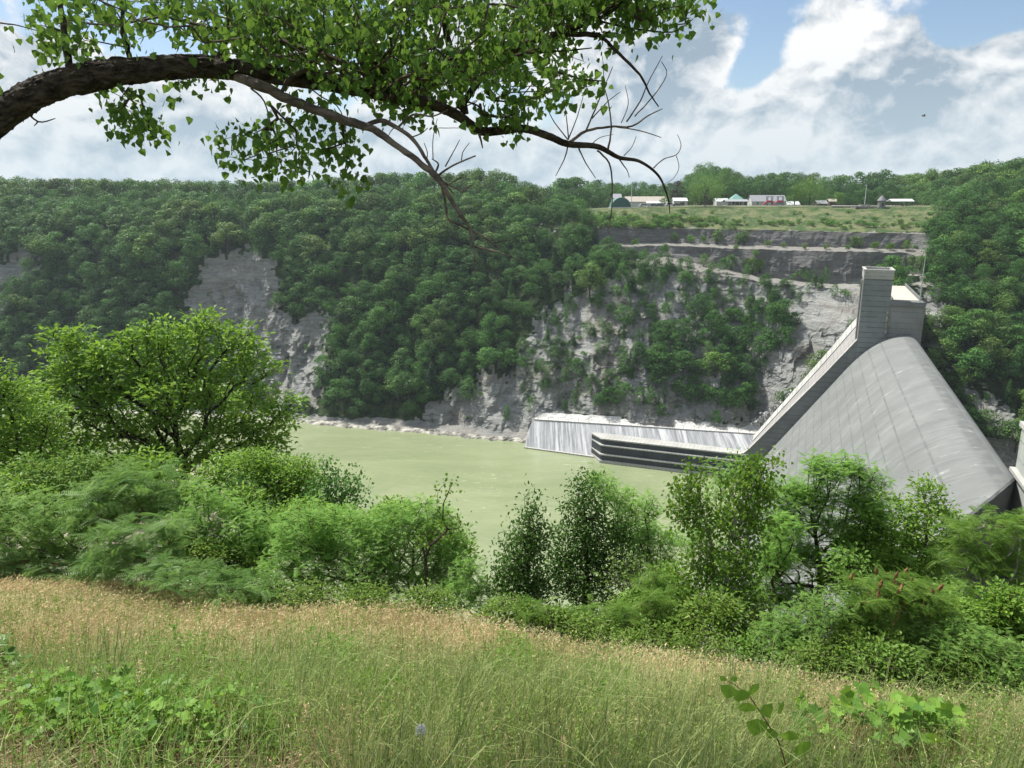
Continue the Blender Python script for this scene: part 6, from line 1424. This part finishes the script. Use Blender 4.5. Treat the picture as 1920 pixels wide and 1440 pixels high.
# seed heads of taller grasses, dandelion clock
def plume(px, py, h, label):
    q = gpt(px, py + h); D_ = q[1] * .96; top = at(px, py, D_); e = empty('grass_plume', q); tag(e, label, 'grass plume', 'tall grass plumes in the foreground')
    MB().tube([(0, 0, 0), tuple((top - q) * .6 + [.01, 0, 0]), tuple(top - q)], [.0022, .0016, .001], 4).build('stalk', M['straw'], e)
    n_ = 70; f = rng.random(n_); P_ = (top - q) * (0.72 + .3 * f[:, None]) + rng.normal(size=(n_, 3)) * .012 * (1.3 - f[:, None]); V, Qd = stamp(CARD[0] * [.5, 1, 1], CARD[1], P_, norm(rng.normal(size=(n_, 3)) * .7 + [.2, 0, .6]), rvec(n_), .020)
    b = MB(); b.add(V, Qd, a=.8); b.build('seed_head', M['grass_dry'], e)
for px, py, h, l in [(1138, 1335, 80, 'pale grass plume right of the bright green sapling clump'), (1195, 1345, 80, 'pale grass plume between the two drooping ones near the bottom middle'), (1150, 1400, 60, 'drooping pale grass plume at the bottom, just right of the middle'), (1055, 1385, 60, 'branched cream grass plume at the bottom middle'), (1235, 1395, 60, 'bent cream grass plume left of the grape shoot'), (575, 1320, 90, 'pale grass plume above the fallen stalks'), (262, 1240, 130, 'tall thin pale stalk standing in the weeds on the left')]:
    plume(px, py, h, l)
q = at(790, 1368, 3.4); e = empty('dandelion_clock', q); tag(e, 'round white dandelion seed clock on a thin stalk in the grass', 'flower')
MB().tube([(0, 0, -.35), (.01, 0, -.1), (0, 0, 0)], .002, 5).build('stalk', M['grass_green'], e)
n_ = 420; d = rvec(n_); b = MB()
for i in range(n_): b.tube([(0, 0, 0), d[i] * .027], .00018, 3, caps=False)
V, Qd = stamp(CARD[0] * [.9, 1, 1], CARD[1], d * .0265 - .0015, rvec(n_), d, .0062); b.add(V, Qd); b.build('seed_head', pt('seed_fluff', (.85, .85, .80), rough=.9), e)

# ================================================================== OVERHANGING TREE
DB = 4.6
tb = at(-420, 470, DB + .1); e = empty('overhanging_tree', tb); tag(e, 'dark-barked tree limb arching over the view with hanging green heart-shaped leaves', 'tree'); o0 = np.array(tb)
def limb(pts, rpx, name, mat, k=10, lump=.08, sub=5, wob=.0):
    """pts: photo x, photo y, offset in distance; rpx: radius in photo pixels"""
    p_ = np.array([at(x, y, DB + d_) for x, y, d_ in pts]); t = np.arange(len(p_)); tt = np.linspace(0, len(p_) - 1, (len(p_) - 1) * sub + 1)
    # Catmull-Rom
    out = []
    for s_ in tt:
        i = min(int(s_), len(p_) - 2); f = s_ - i; a_, b_, c_, d_ = p_[max(i - 1, 0)], p_[i], p_[i + 1], p_[min(i + 2, len(p_) - 1)]
        out.append(.5 * ((2 * b_) + (-a_ + c_) * f + (2 * a_ - 5 * b_ + 4 * c_ - d_) * f * f + (-a_ + 3 * b_ - 3 * c_ + d_) * f ** 3))
    out = np.array(out); r_ = np.interp(tt, t, rpx) * DB / FPX
    if wob: out += rng.normal(size=out.shape) * wob * r_[:, None]
    return out, r_
MAIN = [(-420, 470, .1), (-150, 330, .05), (0, 218, 0), (70, 174, 0), (150, 148, .0), (260, 131, .05), (370, 125, .1), (470, 134, .12), (560, 147, .15), (660, 164, .2), (740, 180, .2), (800, 192, .2), (850, 212, .22), (900, 244, .25), (925, 246, .25), (980, 241, .25), (1030, 256, .28), (1065, 270, .3), (1120, 275, .3), (1160, 295, .32), (1200, 303, .34), (1235, 330, .36), (1252, 370, .38), (1256, 400, .4)]
MR = [42, 33, 25.5, 24.5, 24, 21.5, 19.5, 17.5, 15, 13, 12, 10.5, 9, 7.8, 8.5, 7.5, 6.8, 6.5, 5, 4, 3, 2.3, 1.5, .8]
p_, r_ = limb(MAIN, MR, '', None, sub=30); b = MB(); r_ = r_ * (1 + .05 * vnoise(np.arange(len(r_)) / 14., np.full(len(r_), 3.))); b.tube(p_, r_, 44)
V_ = b.V[0]; nr_ = len(p_); ring = V_[:nr_ * 44].reshape(nr_, 44, 3); ax = np.arange(nr_)[:, None] * np.ones((1, 44)); an = np.arange(44)[None] * np.ones((nr_, 1))
cyc = lambda f_, g_, h_: vnoise(ax * f_ + h_, g_ * np.cos(an / 44 * 6.2832) + 7) + vnoise(ax * f_ + 2 * h_ + 9, g_ * np.sin(an / 44 * 6.2832) + 31)
fur = -np.abs(cyc(.10, 6.5, 1)) * .85 + .35 * cyc(.35, 9, 4) + .22 * cyc(.8, 14, 2)
ring += (ring - p_[:, None]) * (.15 * fur + .06)[..., None] * np.clip(r_ / .03, 0, 1)[:, None, None]; V_[:nr_ * 44] = ring.reshape(-1, 3)
b.build('limb', M['bark'], e, smooth=False, off=o0)
def sm(pts, r0, r1, d=0.0, k=7, jit=2.0):
    q = [(x, y, d + .05 * i * (1 if d >= 0 else -1) * .4) for i, (x, y) in enumerate(pts)]
    p2, r2 = limb(q, np.linspace(r0, r1, len(q)), '', None, sub=4, wob=.15); return p2, r2
for pts, r0, r1, d in [
    ([(130, 150), (124, 90), (118, 40), (108, -30)], 7, 4, 0), ([(40, 200), (72, 228), (104, 222)], 2.4, .7, 0), ([(72, 228), (64, 236)], 1.5, .6, 0),
    ([(860, 205), (925, 120), (1010, 72), (1070, 64), (1125, 66)], 7, 4.5, .1), ([(1125, 66), (1160, 100), (1200, 140), (1218, 175), (1235, 200)], 3.5, 1, .1), ([(990, 75), (1060, 60), (1130, 30), (1190, -10)], 4.5, 3, .15), ([(1125, 40), (1180, 52), (1260, 60), (1300, 35)], 2.2, .8, .12), ([(1090, 62), (1130, 22), (1170, 4), (1200, -20)], 2, 1, .1),
    ([(780, 190), (700, 110), (640, 30), (610, -60)], 8, 5, .3), ([(870, 215), (850, 120), (830, 20), (830, -80)], 8, 5, .35), ([(600, 155), (560, 90), (540, 0), (545, -90)], 7, 4, .3), ([(400, 125), (430, 60), (420, -40)], 6, 4, .2), ([(250, 125), (230, 60), (235, -30)], 5, 3, .2), ([(920, 120), (990, 100), (1060, 95), (1110, 90)], 3, 1, .2), ([(1030, 130), (1090, 148), (1135, 152)], 2.5, 1, .2)]:
    p2, r2 = sm(pts, r0, r1, d); MB().tube(p2, r2, 7, lump=.08).build('branch', M['bark'], e, smooth=True, off=o0)
# bare twig fan at the end of the limb
def twigs(name, mat, lst, k=6):
    for pts, r0, r1, d in lst:
        p2, r2 = sm(pts, r0, r1, d); MB().tube(p2, r2, k, lump=.1).build(name, M[mat], e, smooth=True, off=o0)
twigs('bare_twig', 'deadwood', [
    ([(1065, 268), (1100, 246), (1140, 238), (1185, 236), (1215, 217), (1242, 204)], 3.4, .9, .3), ([(1155, 238), (1200, 245), (1240, 258)], 1.6, .7, .3), ([(1065, 262), (1040, 230), (1023, 198)], 1.4, .7, .3), ([(1066, 262), (1062, 220), (1055, 178)], 1.4, .6, .3), ([(1066, 260), (1082, 220), (1094, 178)], 1.5, .6, .32),
    ([(1098, 246), (1116, 205), (1130, 170), (1149, 125)], 2, .8, .3), ([(1110, 222), (1140, 190), (1163, 172)], 1.4, .6, .3), ([(1130, 170), (1132, 130), (1128, 100)], 1.1, .5, .3), ([(1140, 282), (1146, 240), (1142, 200), (1135, 170)], 2.2, .8, .28), ([(1165, 230), (1178, 195), (1172, 160)], 1.1, .5, .3), ([(1175, 228), (1200, 190), (1215, 155), (1242, 105)], 1.8, .7, .3), ([(1190, 218), (1225, 180), (1250, 140), (1240, 115)], 1.4, .6, .32),
    ([(1065, 274), (1058, 298), (1042, 330)], 1.6, .7, .3), ([(1085, 278), (1098, 305), (1117, 334)], 1.8, .7, .3), ([(1120, 282), (1142, 305), (1148, 345), (1147, 390), (1143, 420), (1140, 432), (1146, 444)], 1.9, .6, .3), ([(1160, 298), (1175, 318), (1180, 333)], 1.4, .6, .3), ([(1110, 270), (1125, 258), (1150, 252)], 1, .5, .3), ([(1170, 292), (1185, 275), (1193, 255)], 1, .5, .3), ([(1225, 315), (1245, 298), (1268, 290), (1277, 272), (1270, 252)], 1.3, .5, .3), ([(1268, 292), (1273, 315), (1262, 335), (1245, 345)], .8, .4, .3),
    ([(898, 250), (902, 265), (905, 278)], 3, .9, .2), ([(968, 245), (969, 275)], 1, .6, .2), ([(900, 240), (907, 215), (890, 195), (860, 190)], 3, 1, .2), ([(840, 205), (870, 200), (895, 190)], 1.8, .8, .2), ([(858, 165), (880, 190), (905, 212)], 1, .6, .2), ([(822, 240), (850, 240), (880, 240)], .8, .5, .2), ([(0, 43), (35, 48), (78, 60)], 1.6, .7, 0), ([(1125, 66), (1130, 80), (1124, 95)], 1.2, .6, .1), ([(470, 165), (495, 190), (510, 240)], 2, 1, .1), ([(220, 155), (245, 185), (265, 215), (290, 245)], 1.6, .8, .05), ([(575, 160), (600, 180), (640, 210), (655, 300)], 1.6, .8, .1)])
# the big dead bough
def dsm(pts, rr, d):
    p2, r2 = limb([(x, y, d - .02 * i + (.12 if (i == 0 and rr[0] > 7) else 0)) for i, (x, y) in enumerate(pts)], rr, '', None, sub=5, wob=.08); return p2, r2
b = MB(); p2, r2 = dsm([(430, 138), (485, 160), (540, 185), (600, 208), (645, 225), (690, 238), (740, 270), (790, 308), (822, 335), (838, 362), (862, 400), (882, 430), (888, 462), (890, 490)], [7.2, 9.5, 8.6, 8, 7.8, 7, 5.6, 5.4, 6, 4.2, 3.6, 3, 1.8, 1], 0.02); b.tube(p2, r2, 9, lump=.08)
for pts, rr, d in [([(688, 234), (715, 226), (745, 240), (775, 262), (800, 300), (815, 325)], [4, 4.5, 4, 3.6, 3, 2.6], -.03), ([(525, 178), (545, 145), (575, 130), (600, 95), (630, 50), (660, 5)], [3, 4.5, 3.6, 3.4, 3, 2.5], .05), ([(545, 140), (590, 128), (610, 150), (628, 172)], [3, 2.4, 1.5, .9], .05), ([(745, 240), (775, 215), (810, 218), (840, 206)], [2, 2, 1.6, 1], 0), ([(770, 258), (790, 250), (802, 240)], [1.5, 1, .7], 0), ([(765, 252), (740, 240), (728, 255)], [1.2, .9, .6], 0),
                   ([(820, 330), (850, 310), (892, 292)], [2.2, 1.8, 1.3], -.1), ([(865, 304), (868, 285), (880, 268)], [1.1, .9, .6], -.1), ([(835, 312), (850, 285), (862, 262)], [1.5, 1, .7], -.1), ([(812, 300), (812, 260), (820, 222)], [1.1, .8, .5], -.05), ([(800, 305), (801, 285), (795, 268)], [1.2, .9, .6], -.05), ([(815, 325), (822, 308), (810, 298)], [2, 1.6, 1], -.05),
                   ([(825, 338), (850, 350), (868, 362)], [2, 1.6, .8], -.1), ([(838, 348), (860, 335), (870, 328)], [1.6, 1.2, .7], -.1), ([(835, 345), (848, 360), (852, 364)], [1.5, 1.2, .8], -.1), ([(868, 358), (880, 350), (888, 345)], [1.4, 1, .6], -.1), ([(828, 350), (836, 385), (840, 410), (862, 422), (900, 440), (925, 455), (945, 450)], [2.2, 2.6, 1.8, 2, 1.6, 1.2, .7], -.12), ([(928, 458), (940, 470)], [.8, .5], -.12),
                   ([(885, 462), (915, 468), (950, 478), (985, 492)], [2, 1.8, 1.4, .8], -.2), ([(888, 465), (892, 490), (892, 515)], [1.2, 1, .6], -.2), ([(893, 490), (920, 505), (945, 512)], [.8, .6, .4], -.2)]:
    p2, r2 = dsm(pts, rr, d); b.tube(p2, r2, 6, lump=.1)
b.build('dead_bough', M['deadwood'], e, smooth=True, off=o0)
# leaves: twig ends filled into the outline of each mass, joined back to the limb
def region(poly, n, d0, d1):
    xs_ = [q[0] for q in poly]; ys_ = [q[1] for q in poly]; out = []
    while len(out) < n:
        x, y = rng.uniform(min(xs_), max(xs_), 400), rng.uniform(min(ys_), max(ys_), 400); k = inpoly(x, y, poly) & (fbm(x / 42, y / 34, 3) > -.30)
        for q in zip(x[k], y[k]): out.append(at(q[0], q[1], DB + rng.uniform(d0, d1)))
    return np.array(out[:n])
REG = [([(70, -60), (85, 60), (110, 95), (150, 105), (225, 108), (300, 60), (420, 100), (520, 118), (600, 140), (700, 185), (760, 205), (830, 205), (870, 190), (940, 205), (1000, 185), (1070, 190), (1105, 180), (1122, 140), (1105, 95), (1020, 60), (1080, 20), (1200, -10), (1250, -60)], 760, -.35, .9, (700, 165)),
       ([(400, 20), (1000, -60), (1040, 60), (930, 130), (800, 195), (640, 150), (480, 100)], 560, -.2, 1.1, (700, 165)),
       ([(1000, -60), (1020, 70), (1060, 90), (1110, 60), (1150, 10), (1180, -60)], 90, 0, .4, (1010, 72)),
       ([(1140, 66), (1165, 50), (1170, 80), (1150, 85)], 8, .05, .25, (1130, 60)), ([(1180, 20), (1240, -30), (1300, -20), (1312, 25), (1275, 55), (1215, 52)], 60, .05, .35, (1190, 30)), ([(1110, -40), (1200, -50), (1170, 20), (1120, 30)], 40, .05, .35, (1150, 10)),
       ([(175, 165), (230, 155), (265, 185), (255, 235), (225, 240), (205, 195)], 26, 0, .2, (240, 165)), ([(265, 205), (300, 225), (315, 245), (290, 262), (268, 240)], 10, 0, .2, (265, 190)), ([(380, 150), (410, 150), (405, 185), (395, 180)], 5, .05, .2, (392, 150)), ([(320, 145), (375, 145), (370, 162), (335, 160)], 6, .05, .2, (340, 140)),
       ([(415, 240), (450, 225), (490, 240), (520, 210), (560, 200), (580, 240), (560, 270), (590, 300), (570, 325), (520, 320), (480, 310), (420, 300)], 62, 0, .35, (510, 200)), ([(580, 255), (620, 270), (650, 250), (668, 262), (655, 300), (664, 330), (645, 348), (632, 300), (600, 285)], 26, 0, .25, (640, 215)), ([(560, 190), (600, 200), (660, 190), (665, 215), (610, 225)], 12, 0, .25, (600, 190)),
       ([(740, 180), (780, 195), (770, 225), (750, 215)], 8, .05, .3, (760, 190)), ([(870, 185), (940, 195), (985, 200), (970, 225), (940, 225), (905, 220)], 26, .05, .3, (900, 195)), ([(60, 30), (100, 20), (125, 60), (105, 92), (75, 80)], 18, -.1, .2, (120, 60)), ([(-10, 182), (8, 190), (4, 212), (-15, 210)], 5, -.1, .1, (0, 200))]
Et, Dt = [], []; sk = []
for poly, n_, d0, d1, root in REG:
    T_ = region(poly, n_, d0, d1); rp = at(root[0], root[1], DB + .1); nd, par, ends = grow(rp, T_, None, bf=.35, seg=.14, jit=.05, up=.05)
    sk.append((nd, par)); Et.append(nd[ends]); Dt.append(norm(nd[ends] - nd[par[np.array(ends)]]))
b = MB()
for nd, par in sk:
    s_ = skeleton(nd - o0, par, .0016, .0016 * len(nd) ** .42 + .002, 4); V, Q_, T_, a_, m_ = s_.arrays(); b.add(V, Q_)
b.build('twigs', M['twig'], e)
E = np.concatenate(Et); Dd = np.concatenate(Dt)
per = 6; k = np.repeat(np.arange(len(E)), per); n_ = len(k); Pn = E[k] + rng.normal(size=(n_, 3)) * .062; A = norm(rng.normal(size=(n_, 3)) * .48 + [0.05, 0, -.85]); Nn = norm(rng.normal(size=(n_, 3)) * [1, 1, .4] + [0, -.3, .25]); S = rng.uniform(.024, .056, n_)
V, Qd = stamp(DELT[0] * [1.08, 1, 1], DELT[1], Pn, A, Nn, S); b = MB(); b.add(V, Qd, a=np.repeat(np.clip(rng.normal(.5, .32, n_), 0, 1), 2))
# leaf stalks
st = Pn - A * .028 + rng.normal(size=(n_, 3)) * .004; w_ = np.cross(A, Nn) * .0006; V = np.stack([st - w_, st + w_, Pn + w_, Pn - w_], 1); b.add(V.reshape(-1, 3), np.arange(n_ * 4).reshape(-1, 4), a=.8)
b.build('leaves', M['cotton_leaf'], e, off=o0)

# ================================================================== HAZE
m, n = newmat('haze_air'); v = n.new('ShaderNodeVolumePrincipled'); v.inputs['Color'].default_value = (0.78, 0.90, 1.0, 1); v.inputs['Density'].default_value = 0.00010; v.inputs['Anisotropy'].default_value = 0.3
n.lk(v.outputs[0], n.out.inputs['Volume'])
b = MB(); b.box(-1700, 1700, -60, 1760, -114, 60); hz_ = b.build('haze', m); tag(hz_, kind='stuff')
